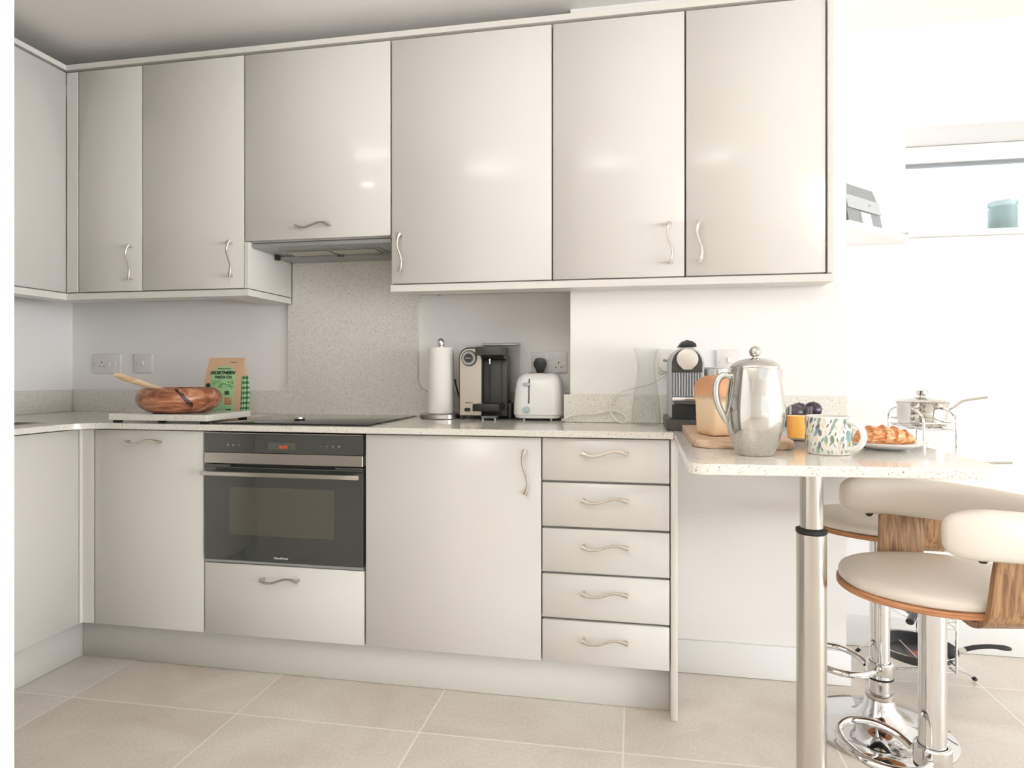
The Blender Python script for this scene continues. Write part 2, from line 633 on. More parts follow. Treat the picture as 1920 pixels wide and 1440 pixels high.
# right wall with the garden door opening
wr = MB()
wr.box(9.4, 9.6, -7.0, -6.65, 0, CEIL)
wr.box(9.4, 9.6, -1.15, 1.1, 0, CEIL)
wr.box(9.4, 9.6, -6.65, -1.15, 2.24, CEIL)
struct('wall_right', wr, M['wall'])
wr = MB()
wr.box(XL, 1.65, -7.0, -6.8, 0, CEIL)
wr.box(6.55, 9.4, -7.0, -6.8, 0, CEIL)
wr.box(1.65, 6.55, -7.0, -6.8, 2.3, CEIL)
wr.box(1.65, 6.55, -7.0, -6.8, 0, 0.3)
struct('wall_front', wr, M['wall'])
struct('wall_partition', MB().box(XL, -1.047, -1.24, -1.112, 0, CEIL), M['wall'])
struct('door_1', MB().box(9.42, 9.50, -6.63, -6.55, 0.02, 2.22).box(9.42, 9.50, -1.25, -1.17, 0.02, 2.22).box(9.42, 9.50, -3.95, -3.85, 0.02, 2.22).box(9.42, 9.50, -6.55, -1.25, 2.14, 2.22).box(9.42, 9.50, -6.55, -1.25, 0.02, 0.1), M['skirting'])
struct('window_2', MB().box(1.67, 1.74, -6.92, -6.84, 0.32, 2.28).box(6.46, 6.53, -6.92, -6.84, 0.32, 2.28).box(4.05, 4.15, -6.92, -6.84, 0.32, 2.28).box(1.74, 6.46, -6.92, -6.84, 2.21, 2.28).box(1.74, 6.46, -6.92, -6.84, 0.32, 0.39), M['skirting'])
# high window behind the breakfast bar
w1 = MB()
w1.box(WX0 + 0.002, WX1 - 0.002, 0.945, 1.0, WZ1 - 0.072, WZ1 - 0.002, 0.004)
w1.box(WX0 + 0.002, WX1 - 0.002, 0.945, 1.0, WZ0 + 0.03, WZ0 + 0.06, 0.004)
w1.box(WX0 + 0.002, WX0 + 0.03, 0.945, 1.0, WZ0 + 0.06, WZ1 - 0.07)
w1.box(WX1 - 0.05, WX1 - 0.002, 0.945, 1.0, WZ0 + 0.06, WZ1 - 0.07)
win = struct('window_1', w1, M['skirting'])
MB().box(WX0 + 0.03, WX1 - 0.05, 0.955, 0.975, WZ1 - 0.085, WZ1 - 0.072).build('glazing_bead', M['midgrey'], win)
MB().box(WX0 + 0.03, WX1 - 0.05, 0.968, 0.972, WZ0 + 0.06, WZ1 - 0.085).build('pane', M['pane'], win)
struct('trim_1', MB().box(WX0 + 0.002, WX1, YR - 0.018, 0.944, WZ0 + 0.001, WZ0 + 0.024, 0.003), M['skirting'])
struct('baseboard_pier', MB().box(0.14, PXR + 0.012, YP - 0.013, YP - 0.001, 0.001, 0.118, 0.003), M['skirting'])
struct('baseboard_rear', MB().box(PXR + 0.002, 9.39, YR - 0.014, YR - 0.001, 0.001, 0.118, 0.003), M['skirting'])

# ------------------------------------------------------------------ handles
def handle(parent, cx, y, cz, vertical=False, axis='y', L=0.142):
    """wavy bow handle: y = front plane of the door, bar stands 28 mm proud"""
    b = MB()
    n_ = 25
    pts, rad = [], []
    for k in range(n_):
        t = k / (n_ - 1)
        s = (t - 0.5) * L
        lat = -0.0085 * math.sin(2 * PI * t)
        e = min(t, 1 - t)
        dep = 0.026 - 0.004 * max(0, 1 - e / 0.1)
        pts.append((s, -dep, lat))
        rad.append(0.0042 + 0.0035 * max(0, 1 - e / 0.28) ** 1.5)
    up = (0, 0, 1)
    b.tube(pts, rad, 10, flat=0.55, up=up)
    for s in (-1, 1):
        xx = s * (L / 2 - 0.006)
        b.cyl((xx, -0.001, 0), (xx, -0.023, 0), 0.0048, n_=12)
    if vertical:
        b.move(Matrix.Rotation(PI / 2, 4, 'Y'))
        b.move(Matrix.Diagonal((1, 1, 1, 1)))
    b.move(Matrix.Translation((cx, y, cz)))
    return b.build('handle', M['nickel'], parent, world=True)


G = 0.0025
UY, UZ0, UZ1 = 0.239, 1.406, 2.314


def door(parent, x0, x1, z0, z1, y=0.0, name='door'):
    return MB().box(x0 + G, x1 - G, y, y + 0.018, z0, z1, 0.0012, 1).build(name, M['gloss'], parent, world=True, angle=80)


# ------------------------------------------------------------------ wall cabinets
def wall_cab(label, x0, x1, hx, back, z0=UZ0, z1=UZ1, dx0=None, dx1=None, hh=None):
    t = thing('wall_cabinet', label, 'cabinet', ((x0 + x1) / 2, back, z0), 0, 'wall cabinets over the worktop')
    zb = z0 - 0.004
    MB().box(x0 + 0.001, x1 - 0.001, UY + 0.021, back - 0.002, zb, z1 + 0.008, 0.001, 1).build('body', M['carcass'], t, world=True)
    dr = door(t, dx0 if dx0 is not None else x0, dx1 if dx1 is not None else x1, z0, z1, UY)
    if hh:
        handle(dr, hh[0], UY, hh[1])
    else:
        handle(dr, hx, UY, 1.518, vertical=True)
    return t


wall_cab('narrow corner wall cabinet, leftmost door facing the camera, tall with a wavy handle', -2.252, -1.9515, -2.0, YW)
cab2 = wall_cab('tall wall cabinet directly left of the extractor cabinet, handle at its lower right', -1.9515, -1.497, -1.55, YW)
wall_cab('shorter wall cabinet over the extractor hood with a horizontal wavy handle', -1.496, -0.893, None, YW, z0=1.588, hh=(-1.2, 1.634))
wall_cab('tall wall cabinet just right of the extractor, handle at its lower left corner', -0.892, -0.287, -0.852, YW)
wall_cab('tall wall cabinet second from the right end, handle at its lower right', -0.286, 0.1715, 0.12, YP)
wall_cab('rightmost tall wall cabinet beside the white pier, handle at its lower left', 0.1725, 0.6225, 0.217, YP)
# wall cabinet on the left wall
t = thing('wall_cabinet', 'side wall cabinet on the left wall, seen at an angle in the corner', 'cabinet', (XL, -0.4, UZ0), 0, 'wall cabinets over the worktop')
MB().box(XL + 0.002, -2.33, -1.105, 0.23, UZ0 - 0.004, UZ1 + 0.008).build('body', M['carcass'], t, world=True)
MB().box(-2.327, -2.309, -0.47, 0.2375, UZ0, UZ1, 0.0012, 1).build('door', M['gloss'], t, world=True, angle=80)
MB().box(-2.327, -2.309, -1.104, -0.475, UZ0, UZ1, 0.0012, 1).build('door', M['gloss'], t, world=True, angle=80)
tag(MB().box(-2.3075, -2.2545, UY, UY + 0.018, UZ0, UZ1, 0.001, 1).build('filler_panel', M['gloss']), 'narrow upright filler strip in the corner between the side and back wall cabinets', 'panel')
# side panels
MB().box(-1.4965, -1.4785, UY + 0.0005, YW - 0.021, 1.404, 1.585, 0.001, 1).build('side_panel', M['trim'], cab2, world=True)
tag(MB().box(0.6255, 0.6435, UY - 0.004, YP - 0.002, 1.404, 2.316, 0.001, 1).build('end_panel', M['trim']), 'slim upright end panel closing the right end of the wall cabinets', 'panel')
# cornice
cn = MB()
cn.prism([(-2.309, -1.105), (-2.309, UY - 0.002), (0.6435, UY - 0.002), (0.6435, UY + 0.09), (-2.33, UY + 0.09), (-2.33, -1.105)], 2.3245, 2.3455, bev=0.001, seg=1)
tag(cn.build('cornice', M['trim'], angle=20), 'pale cornice strip running along the top of all the wall cabinets', 'cornice')
# light pelmets
pm = MB()
pm.prism([(-2.306, -1.105), (-2.306, UY - 0.002), (-1.4785, UY - 0.002), (-1.4785, YW - 0.022), (-1.62, YW - 0.022), (-1.62, UY + 0.10), (-2.40, UY + 0.10), (-2.40, -1.105)], 1.375, 1.4005, bev=0.001, seg=1)
tag(pm.build('pelmet', M['trim'], angle=20), 'pale pelmet rail under the left wall cabinets, turning the corner beside the hob', 'pelmet', 'pelmets under the wall cabinets')
pm = MB()
pm.prism([(-0.892, UY - 0.004), (0.6435, UY - 0.004), (0.6435, UY + 0.105), (-0.892, UY + 0.105)], 1.375, 1.4005, bev=0.001, seg=1)
tag(pm.build('pelmet', M['trim'], angle=20), 'long pale pelmet rail under the three right-hand wall cabinets', 'pelmet', 'pelmets under the wall cabinets')
# small bracket under the right pelmet
tag(MB().prism([(0.0, 0.0), (0.13, 0.0), (0.13, 0.012)], -0.892 + 0.105, -0.892 + 0.115, axis='x').move(Matrix.Translation((0, 0.36, 1.388))).build('cable_clip', M['board']), 'small brown sliver of trim under the cabinets right of the splashback', 'trim')

# extractor hood
t = thing('cooker_hood', 'grey built-in cooker hood under the short cabinet above the hob', 'hood', (-1.195, 0.4, 1.57))
MB().box(-1.476, -0.900, 0.262, YW - 0.022, 1.565, 1.582, 0.002, 1).box(-1.40, -0.98, 0.33, YW - 0.05, 1.562, 1.566).build('body', M['hoodmetal'], t, world=True)
MB().box(-1.474, -0.902, 0.445, YW - 0.022, 1.553, 1.5645, 0.002, 1).build('rear_panel', M['hoodmetal'], t, world=True)
MB().box(-1.38, -1.2, 0.34, 0.44, 1.5585, 1.5615).box(-1.18, -1.0, 0.34, 0.44, 1.5585, 1.5615).build('grease_filter', M['steel'], t, world=True)
MB().box(-1.474, -1.462, 0.42, 0.443, 1.545, 1.5645).build('catch', M['black'], t, world=True)
text_part('logo', 'elica', 0.017, M['darkprint'], t, (-1.19, 0.4442, 1.559), rot=(PI / 2, 0, 0), bold=0.0003)

# ------------------------------------------------------------------ base cabinets
BZ0, BZ1 = 0.1545, 0.866


def base_body(t, x0, x1, y1=0.545, x_in=0.001, top=0.869):
    return MB().box(x0 + x_in, x1 - x_in, 0.021, y1, 0.152, top, 0.001, 1).build('body', M['carcass'], t, world=True)


t = thing('base_cabinet', 'base cabinet left of the oven, one tall door with handle on its top edge', 'cabinet', (-1.72, 0.3, 0.0), 0, 'base cabinets under the worktop')
base_body(t, -1.948, -1.4985)
dr = door(t, -1.948, -1.4985, BZ0, BZ1)
handle(dr, -1.733, 0, 0.826)
t = thing('base_cabinet', 'base cabinet between the oven and the drawers, wide door with upright handle', 'cabinet', (-0.59, 0.3, 0.0), 0, 'base cabinets under the worktop')
base_body(t, -0.8905, -0.2905)
dr = door(t, -0.8905, -0.2905, BZ0, BZ1)
handle(dr, -0.341, 0, 0.758, vertical=True)
t = thing('oven_housing', 'oven housing cabinet with one gloss drawer below the oven', 'cabinet', (-1.195, 0.3, 0.0), 0, 'base cabinets under the worktop')
b = MB()
b.box(-1.4965, -1.4935, 0.021, 0.545, 0.152, 0.869)
b.box(-0.8945, -0.8925, 0.021, 0.545, 0.152, 0.869)
b.box(-1.4935, -0.8945, 0.021, 0.545, 0.152, 0.402)
b.build('body', M['carcass'], t, world=True)
dr = door(t, -1.4965, -0.8925, BZ0, 0.404, name='drawer')
handle(dr, -1.197, 0, 0.361)
# drawers
t = thing('drawer_cabinet', 'five-drawer base cabinet at the right end of the worktop', 'cabinet', (-0.09, 0.2, 0.0), 0, 'base cabinets under the worktop')
base_body(t, -0.2895, 0.1075, y1=YP - 0.005)
zs = [(BZ0, 0.288), (0.296, 0.4335), (0.4415, 0.5785), (0.5865, 0.7245), (0.7325, BZ1)]
hz = [0.236, 0.383, 0.530, 0.675, 0.822]
for (a, c), h_ in zip(zs, hz):
    dr = MB().box(-0.2885, 0.1065, 0, 0.018, a, c, 0.0012, 1).build('drawer', M['gloss'], t, world=True, angle=80)
    handle(dr, -0.0905, 0, h_)
tag(MB().box(0.1105, 0.1315, 0.0, YP - 0.016, 0.001, 0.8695, 0.001, 1).build('end_panel', M['trim'], angle=80), 'full-height pale end panel beside the drawers, reaching the floor under the worktop', 'panel')
# left run
t = thing('base_cabinet', 'base cabinet on the left side, plain pale door facing right, below the sink', 'cabinet', (-2.3, -0.5, 0.0), 0, 'base cabinets under the worktop')
MB().box(XL + 0.002, -2.02, -1.105, 0.0, 0.152, 0.60).build('body', M['carcass'], t, world=True)
MB().box(-2.016, -1.998, -0.566, -0.0165, BZ0, BZ1, 0.0012, 1).build('door', M['gloss'], t, world=True, angle=80)
MB().box(-2.016, -1.998, -1.104, -0.571, BZ0, BZ1, 0.0012, 1).build('door', M['gloss'], t, world=True, angle=80)
tag(MB().prism([(-1.998, -0.0125), (-1.998, 0.0), (-1.951, 0.0), (-1.951, 0.018), (-2.016, 0.018), (-2.016, -0.0125)], BZ0, BZ1).build('corner_post', M['trim'], angle=20), 'upright corner post where the left and back base cabinets meet', 'panel')
# plinths
tag(MB().box(-2.058, 0.1095, 0.063, 0.080, 0.001, 0.151, 0.0008, 1).build('plinth', M['plinth'], angle=80), 'long grey plinth board under the back run of base cabinets', 'plinth', 'plinths on the tiles')
tag(MB().box(-2.076, -2.059, -1.105, 0.080, 0.001, 0.151, 0.0008, 1).build('plinth', M['plinth'], angle=80), 'short white-looking plinth board under the left-hand base cabinet', 'plinth', 'plinths on the tiles')

# ------------------------------------------------------------------ worktop, upstands, splashback
WZ = 0.892
wt = MB()
outl = [(0.118, -0.02), (0.118, YP - 0.001), (PXL - 0.001, YP - 0.001), (PXL - 0.001, YW - 0.001), (XL + 0.001, YW - 0.001), (XL + 0.001, -0.04), (-2.10, -0.04), (-2.10, -1.108), (-1.975, -1.108)]
outl += [(a, c) for a, c in arc(-1.875, -0.12, 0.1, 180, 90, 10)]
wt.prism(outl, 0.8715, WZ, bev=0.0015, seg=1)
wt.box(XL + 0.001, -2.52, -1.108, -0.0405, 0.8715, WZ)
wt.box(-2.52, -2.1005, -1.108, -0.75, 0.8715, WZ)
tag(wt.build('worktop', M['quartz'], angle=20), 'pale speckled quartz worktop running L-shaped over the base cabinets', 'worktop')
sk = MB()
X0, X1, Y0, Y1 = -2.518, -2.102, -0.748, -0.042
rim = [(X0, Y0), (X1, Y0), (X1, Y1), (X0, Y1)]
sk.box(X0, X0 + 0.012, Y0, Y1, 0.72, WZ + 0.001).box(X1 - 0.012, X1, Y0, Y1, 0.72, WZ + 0.001).box(X0 + 0.012, X1 - 0.012, Y0, Y0 + 0.012, 0.72, WZ + 0.001).box(X0 + 0.012, X1 - 0.012, Y1 - 0.012, Y1, 0.72, WZ + 0.001).box(X0, X1, Y0, Y1, 0.712, 0.72)
tag(sk.build('sink', M['steel']), 'steel sink bowl in the left worktop, only its corner edge showing', 'sink')
US = 0.994
tag(MB().box(XL + 0.001, XL + 0.019, -1.108, YW - 0.022, WZ + 0.0005, US, 0.001, 1).build('upstand', M['quartz']), 'low quartz upstand along the left side wall in the corner', 'upstand', 'quartz upstands behind the worktop')
sp = [(XL + 0.001, WZ + 0.0005), (PXL - 0.002, WZ + 0.0005), (PXL - 0.002, US)]
sp += [(-0.845, US)] + arc(-0.845, US + 0.055, 0.055, 270, 180, 8)[1:] + [(-0.90, 1.372), (-0.893, 1.372), (-0.893, 1.5645), (-1.476, 1.5645), (-1.476, 1.374), (-1.497, 1.374)]
sp += arc(-1.547, US + 0.05, 0.05, 0, -90, 8) + [(XL + 0.001, US)]
tag(MB().prism(sp, YW - 0.019, YW - 0.001, axis='y').build('splashback', M['quartz'], angle=20), 'speckled quartz splashback behind the hob, curving down into the low upstand', 'splashback')
tag(MB().box(PXL - 0.022, PXR - 0.001, YP - 0.019, YP - 0.001, WZ + 0.0008, US, 0.001, 1).build('upstand', M['quartz']), 'low quartz upstand on the white pier behind the glass carafe and coffee machine', 'upstand', 'quartz upstands behind the worktop')
# breakfast bar
t = thing('breakfast_bar', 'speckled quartz breakfast bar slab on a steel leg, laid for breakfast', 'table', (0.378, -0.546, 0))
bar = [(0.1195, YP - 0.02), (0.1195, -0.02)]
bar += arc(0.152, -0.661, 0.044, 185, 262, 8)
bar += arc(0.655, -0.618, 0.05, 274, 360, 10)
bar += [(0.705, YP - 0.02)]
MB().prism(bar, WZ - 0.0215, WZ, bev=0.003, seg=3).build('tabletop', M['quartz'], t, world=True, angle=30)
lg = MB()
lg.lathe([(0.05, 0.0), (0.05, 0.008), (0.0305, 0.01), (0.0305, 0.726), (0.028, 0.729)], c=(0.378, -0.546), n_=40, z=0.0005)
lo = lg.build('leg', M['steel'], t, world=True)
MB().lathe([(0.0245, 0.729), (0.032, 0.729), (0.032, 0.736), (0.0245, 0.739)], c=(0.378, -0.546), n_=40).build('rubber_ring', M['softblack'], lo, world=True)
MB().lathe([(0.0235, 0.7395), (0.0235, 0.866), (0.05, 0.867), (0.05, 0.8702)], c=(0.378, -0.546), n_=40).build('upper_tube', M['steel'], lo, world=True)

# ------------------------------------------------------------------ oven
t = thing('oven', 'black glass built-in oven with steel strip, bar handle and red clock', 'oven', (-1.1945, 0.25, 0.405))
OX0, OX1 = -1.492, -0.8965
MB().box(OX0 + 0.02, OX1 - 0.02, 0.02, 0.54, 0.41, 0.86).build('body', M['darkgrey'], t, world=True)
cp = MB().box(OX0, OX1, -0.004, 0.019, 0.795, 0.861, 0.0008, 1).build('control_panel', M['ovenglass'], t, world=True)
MB().box(OX0, OX1, -0.0045, 0.016, 0.8615, 0.8645).build('top_trim', M['steel'], t, world=True)
MB().box(-1.248, -1.143, -0.0046, -0.0041, 0.807, 0.833).build('display', M['ovenwindow'], cp, world=True)
text_part('clock_digits', '16:10', 0.0155, M['red'], cp, (-1.19, -0.0049, 0.818), depth=0.0001, bold=0.0002)
for x_, s_ in ((-1.40, 'O'), (-1.379, 'G'), (-1.357, 'I')):
    text_part('touch_symbol', s_, 0.008, M['whiteprint'], cp, (x_, -0.0049, 0.8215), depth=0.0001)
for x_, s_ in ((-1.05, '-'), (-1.026, '+'), (-1.004, '5'), (-0.982, 'M')):
    text_part('touch_symbol', s_, 0.008, M['whiteprint'], cp, (x_, -0.0049, 0.8235), depth=0.0001)
MB().box(OX0, OX1, -0.007, 0.019, 0.757, 0.794, 0.001, 1).build('steel_strip', M['steel'], t, world=True)
dr = MB().box(OX0, OX1, -0.004, 0.016, 0.419, 0.745, 0.001, 1).box(OX0, OX0 + 0.10, -0.004, 0.016, 0.745, 0.7525).box(OX1 - 0.10, OX1, -0.004, 0.016, 0.745, 0.7525).build('door', M['ovenglass'], t, world=True)
MB().box(-1.394, -0.999, -0.0046, -0.0041, 0.508, 0.6755).build('window', M['ovenwindow'], dr, world=True)
hd = MB().box(-1.4755, -0.894, -0.052, -0.040, 0.720, 0.7345, 0.0015, 2)
hd.box(-1.455, -1.44, -0.042, -0.004, 0.722, 0.7325).box(-0.925, -0.91, -0.042, -0.004, 0.722, 0.7325)
hd.build('handle', M['steel'], dr, world=True)
MB().box(OX0, OX1, 0.0, 0.018, 0.408, 0.417).build('lower_trim', M['hoodmetal'], t, world=True)
text_part('logo', 'Fisher&Paykel', 0.0095, M['whiteprint'], dr, (-1.197, -0.0048, 0.4335), depth=0.0001, bold=0.0001)

# hob
t = thing('hob', 'flat black glass induction hob set on the worktop', 'hob', (-1.19, 0.265, WZ))
MB().box(-1.483, -0.890, 0.022, 0.512, WZ + 0.0005, WZ + 0.0055, 0.0015, 2).build('glass', M['hobglass'], t, world=True)
k = MB()
k.lathe([(0.0, 0.0), (0.018, 0.0), (0.020, 0.004), (0.0185, 0.0042)], c=(-1.225, 0.172), z=WZ + 0.0057)
k2 = k.build('knob_base', M['black'], t, world=True)
MB().lathe([(0.017, 0.0), (0.0205, 0.001), (0.0205, 0.007), (0.019, 0.0085), (0.0, 0.0085)], c=(-1.225, 0.172), z=WZ + 0.0101).build('knob', M['chrome'], t, world=True)

# ------------------------------------------------------------------ sockets
def plate(name, label, x0, x1, z0, z1, y, items, group='electrical plates on the white walls'):
    t = thing(name, label, 'socket' if 'socket' in name else 'switch', ((x0 + x1) / 2, y, (z0 + z1) / 2), 0, group)
    MB().box(x0, x1, y - 0.010, y - 0.0005, z0, z1, 0.003, 2).build('plate', M['socketwhite'], t, world=True)
    for kind, x, z in items:
        yf = y - 0.010
        if kind == 'pins':
            MB().box(x - 0.0022, x + 0.0022, yf - 0.0006, yf + 0.002, z + 0.006, z + 0.013).build('pin_hole', M['darkprint'], t, world=True)
            for s in (-1, 1):
                MB().box(x + s * 0.011 - 0.003, x + s * 0.011 + 0.003, yf - 0.0006, yf + 0.002, z - 0.011, z - 0.0075).build('pin_hole', M['darkprint'], t, world=True)
        elif kind == 'rocker':
            MB().box(x - 0.006, x + 0.006, yf - 0.004, yf + 0.002, z - 0.010, z + 0.010, 0.0015, 2).build('rocker', M['whiteplastic'], t, world=True)
        elif kind == 'screw':
            MB().cyl((x, yf + 0.001, z), (x, yf - 0.0012, z), 0.0032, n_=14).build('screw', M['steel'], t, world=True)
    return t


plate('wall_socket', 'double socket plate with two rocker switches, in the far left corner above the upstand', -2.501, -2.353, 1.071, 1.161, YW, [('pins', -2.452, 1.113), ('rocker', -2.415, 1.115), ('rocker', -2.382, 1.118), ('screw', -2.49, 1.116), ('screw', -2.363, 1.116)])
plate('wall_switch', 'square switch plate on the back wall between the corner socket and the pasta packet', -2.281, -2.186, 1.073, 1.160, YW, [('rocker', -2.235, 1.119), ('screw', -2.268, 1.116), ('screw', -2.199, 1.116)])
plate('wall_socket', 'double socket plate above the toaster with a black plug in its left outlet', -0.415, -0.268, 1.073, 1.159, YW, [('pins', -0.302, 1.106), ('rocker', -0.348, 1.135), ('rocker', -0.334, 1.135), ('screw', -0.283, 1.112), ('screw', -0.402, 1.112)])
plate('wall_socket', 'single socket plate on the pier half hidden behind the capsule coffee machine', 0.081, 0.167, 1.070, 1.157, YP, [('pins', 0.112, 1.11), ('rocker', 0.15, 1.13)])
plate('wall_switch', 'square switch plate on the pier above the jar and loaf', 0.286, 0.372, 1.070, 1.156, YP, [('rocker', 0.329, 1.118), ('screw', 0.299, 1.112), ('screw', 0.361, 1.112)])
# black plug with lead behind the toaster
t = thing('power_plug', 'black plug with a black lead in the socket above the toaster', 'plug', (-0.376, YW - 0.03, 1.07))
pb = MB()
pb.prism([(-0.402, 1.112), (-0.395, 1.128), (-0.385, 1.134), (-0.366, 1.134), (-0.356, 1.128), (-0.350, 1.112), (-0.353, 1.098), (-0.365, 1.083), (-0.366, 1.071), (-0.385, 1.071), (-0.386, 1.083), (-0.399, 1.098)], YW - 0.044, YW - 0.0115, axis='y', bev=0.004, seg=2)
pb.build('plug_body', M['black'], t, world=True)
MB().tube(smooth_path([(-0.3755, YW - 0.028, 1.074), (-0.3755, YW - 0.028, 1.05), (-0.374, YW - 0.034, 1.0), (-0.40, YW - 0.032, 0.92), (-0.47, YW - 0.028, 0.8985), (-0.55, YW - 0.028, 0.897)]), 0.0035, 8).build('lead', M['black'], t, world=True)

# ------------------------------------------------------------------ left worktop things
t = thing('worktop_saver', 'thick speckled stone slab on black rubber feet left of the hob', 'board', (-1.68, 0.13, WZ))
MB().box(-1.885, -1.483, -0.004, 0.262, 0.902, 0.925, 0.0015, 1).build('slab', M['quartz'], t, world=True)
for x_ in (-1.862, -1.506):
    for y_ in (0.016, 0.242):
        MB().box(x_ - 0.013, x_ + 0.013, y_ - 0.009, y_ + 0.009, WZ + 0.0005, 0.9018).build('foot', M['softblack'], t, world=True)

t = thing('wooden_bowl', 'round reddish acacia wood bowl with dark grain on the stone slab', 'bowl', (-1.684, 0.115, 0.9255))
prof = [(0.0, 0.0), (0.085, 0.0), (0.108, 0.006), (0.132, 0.022), (0.1455, 0.045), (0.145, 0.064), (0.136, 0.081), (0.122, 0.0915), (0.1165, 0.0925), (0.112, 0.088), (0.124, 0.070), (0.130, 0.05), (0.118, 0.024), (0.09, 0.012), (0.0, 0.010)]
MB().lathe(prof, n_=64).build('body', M['acacia'], t, angle=60)
# dark knot streak as a thin inlay following the bowl wall
kn = MB()
rg = []
prof_o = [(0.126, 0.0905), (0.1365, 0.0815), (0.1425, 0.073), (0.1458, 0.062), (0.1462, 0.05), (0.1432, 0.038), (0.1365, 0.027)]
for i, (r_, z_) in enumerate(prof_o):
    tt = i / (len(prof_o) - 1)
    mid = -58 + 21 * tt
    hw = (2.6, 2.1, 3.4, 2.6, 3.9, 4.6, 1.6)[i]
    mid += (0.6, -0.8, 0.9, -0.4, 0.6, 1.4, 2.0)[i]
    rg.append([((r_ + 0.0004) * math.cos(math.radians(mid + s * hw)), (r_ + 0.0004) * math.sin(math.radians(mid + s * hw)), z_) for s in (-1, -0.5, 0, 0.5, 1)])
kn.rings(rg, cyc=False)
kn.build('dark_knot', mat('dark_knot_wood', srgb(52, 34, 26), 0.35), t, label='dark knot streak down the side')
t = thing('wooden_spoon', 'pale wooden spoon leaning on the left rim of the acacia bowl', 'spoon', (-1.70, 0.12, 0.96))
p0, p1 = Vector((-1.935, 0.08, 1.068)), Vector((-1.69, 0.13, 0.985))
pts = [p0.lerp(p1, k / 10) for k in range(11)]
MB().tube(pts, [0.007, 0.0115, 0.012, 0.0118, 0.011, 0.010, 0.009, 0.0085, 0.008, 0.008, 0.008], 14, flat=0.6).build('handle', M['beech'], t, world=True)
MB().ball((0, 0, 0), 0.03, (1.35, 0.95, 0.22)).move(Matrix.Translation((-1.655, 0.135, 0.968)) @ Matrix.Rotation(0.32, 4, 'Y')).build('bowl_end', M['beech'], t, world=True)

# pasta packet
t = thing('pasta_packet', 'brown paper pasta packet with green label behind the wooden bowl', 'packet', (-1.645, 0.345, WZ + 0.0008), 0.05)
hw_b, hw_t, dp, H_ = 0.078, 0.080, 0.034, 0.243
rg = []
lev = [(0.0, 0.90, 0.92), (0.006, 0.97, 1.0), (0.04, 1.0, 1.0), (0.10, 1.04, 1.0), (0.15, 1.03, 0.82), (0.19, 1.0, 0.52), (0.215, 0.99, 0.22), (0.228, 0.99, 0.07), (0.243, 0.99, 0.05)]
for z_, wx, dy in lev:
    w_, d_ = hw_b * wx, dp * dy
    rg.append([(-w_, -d_, z_), (-w_ * 0.5, -d_ * 1.06, z_), (0, -d_ * 1.1, z_), (w_ * 0.5, -d_ * 1.06, z_), (w_, -d_, z_), (w_ * (1 - 0.06 * dy), 0, z_), (w_, d_, z_), (0, d_ * 1.05, z_), (-w_, d_, z_), (-w_ * (1 - 0.06 * dy), 0, z_)])
MB().rings(rg).build('bag', M['kraft'], t, angle=40)


def bag_front(x, z):
    for (z0_, wx0, dy0), (z1_, wx1, dy1) in zip(lev, lev[1:]):
        if z0_ <= z <= z1_:
            q_ = (z - z0_) / (z1_ - z0_)
            wx = wx0 + (wx1 - wx0) * q_
            dy = dy0 + (dy1 - dy0) * q_
            xn = abs(x) / (hw_b * wx)
            return -dp * dy * (1.1 - (0.08 * xn if xn < 0.5 else 0.04 + 0.12 * (xn - 0.5)))
    return -dp


def bag_patch(name, m, outline_rows, off=0.0008, label=None):
    """rows of (z, x0, x1) draped over the bag front"""
    b = MB()
    rows = []
    for z_, xa, xb in outline_rows:
        rows.append([(xa + (xb - xa) * k / 8, bag_front(xa + (xb - xa) * k / 8, z_) - off, z_) for k in range(9)])
    b.rings(rows, cyc=False)
    return b.build(name, m, t, label=label)


rows = [(0.012 + k * 0.0075, -0.052, 0.058) for k in range(20)]
rows = [(z_, -0.052, 0.054) for z_ in [0.012 + 0.008 * k for k in range(20)]]
for k in range(1, 9):
    a_ = k / 8 * PI / 2
    rows.append((0.164 + 0.046 * math.sin(a_), 0.001 - 0.053 * math.cos(a_) * 0.98, 0.001 + 0.053 * math.cos(a_) * 0.98))
lab = bag_patch('label_panel', M['green'], rows, label='green arched label on the packet front')
bag_patch('pasta_picture', M['pastaprint'], [(0.050 + 0.008 * k, 0.012, 0.046) for k in range(5)], 0.0014)
for s, size, x_, z_, sh, bo in (('NORTHERN', 0.0195, -0.003, 0.181, 0.25, 0.0006), ('PASTA CO.', 0.0155, 0.004, 0.163, 0.0, 0.0004), ('Made for the Time', 0.0075, 0.0, 0.198, 0.2, 0.0), ('IIII', 0.02, 0.024, 0.099, 0.0, 0.0006), ('Fusilli', 0.010, 0.03, 0.032, 0.0, 0.0003)):
    yy = bag_front(x_, z_)
    lean = math.atan2(bag_front(x_, z_ + 0.006) - bag_front(x_, z_ - 0.006), 0.012)
    text_part('label_text', s, size, M['ink'], t, (x_, yy - 0.0024, z_), world=False, rot=(PI / 2 - lean, 0, 0), shear=sh, bold=bo)
text_part('label_text', 'Great flavour', 0.005, M['ink'], t, (0.035, bag_front(0.035, 0.224) - 0.0018, 0.224), world=False)
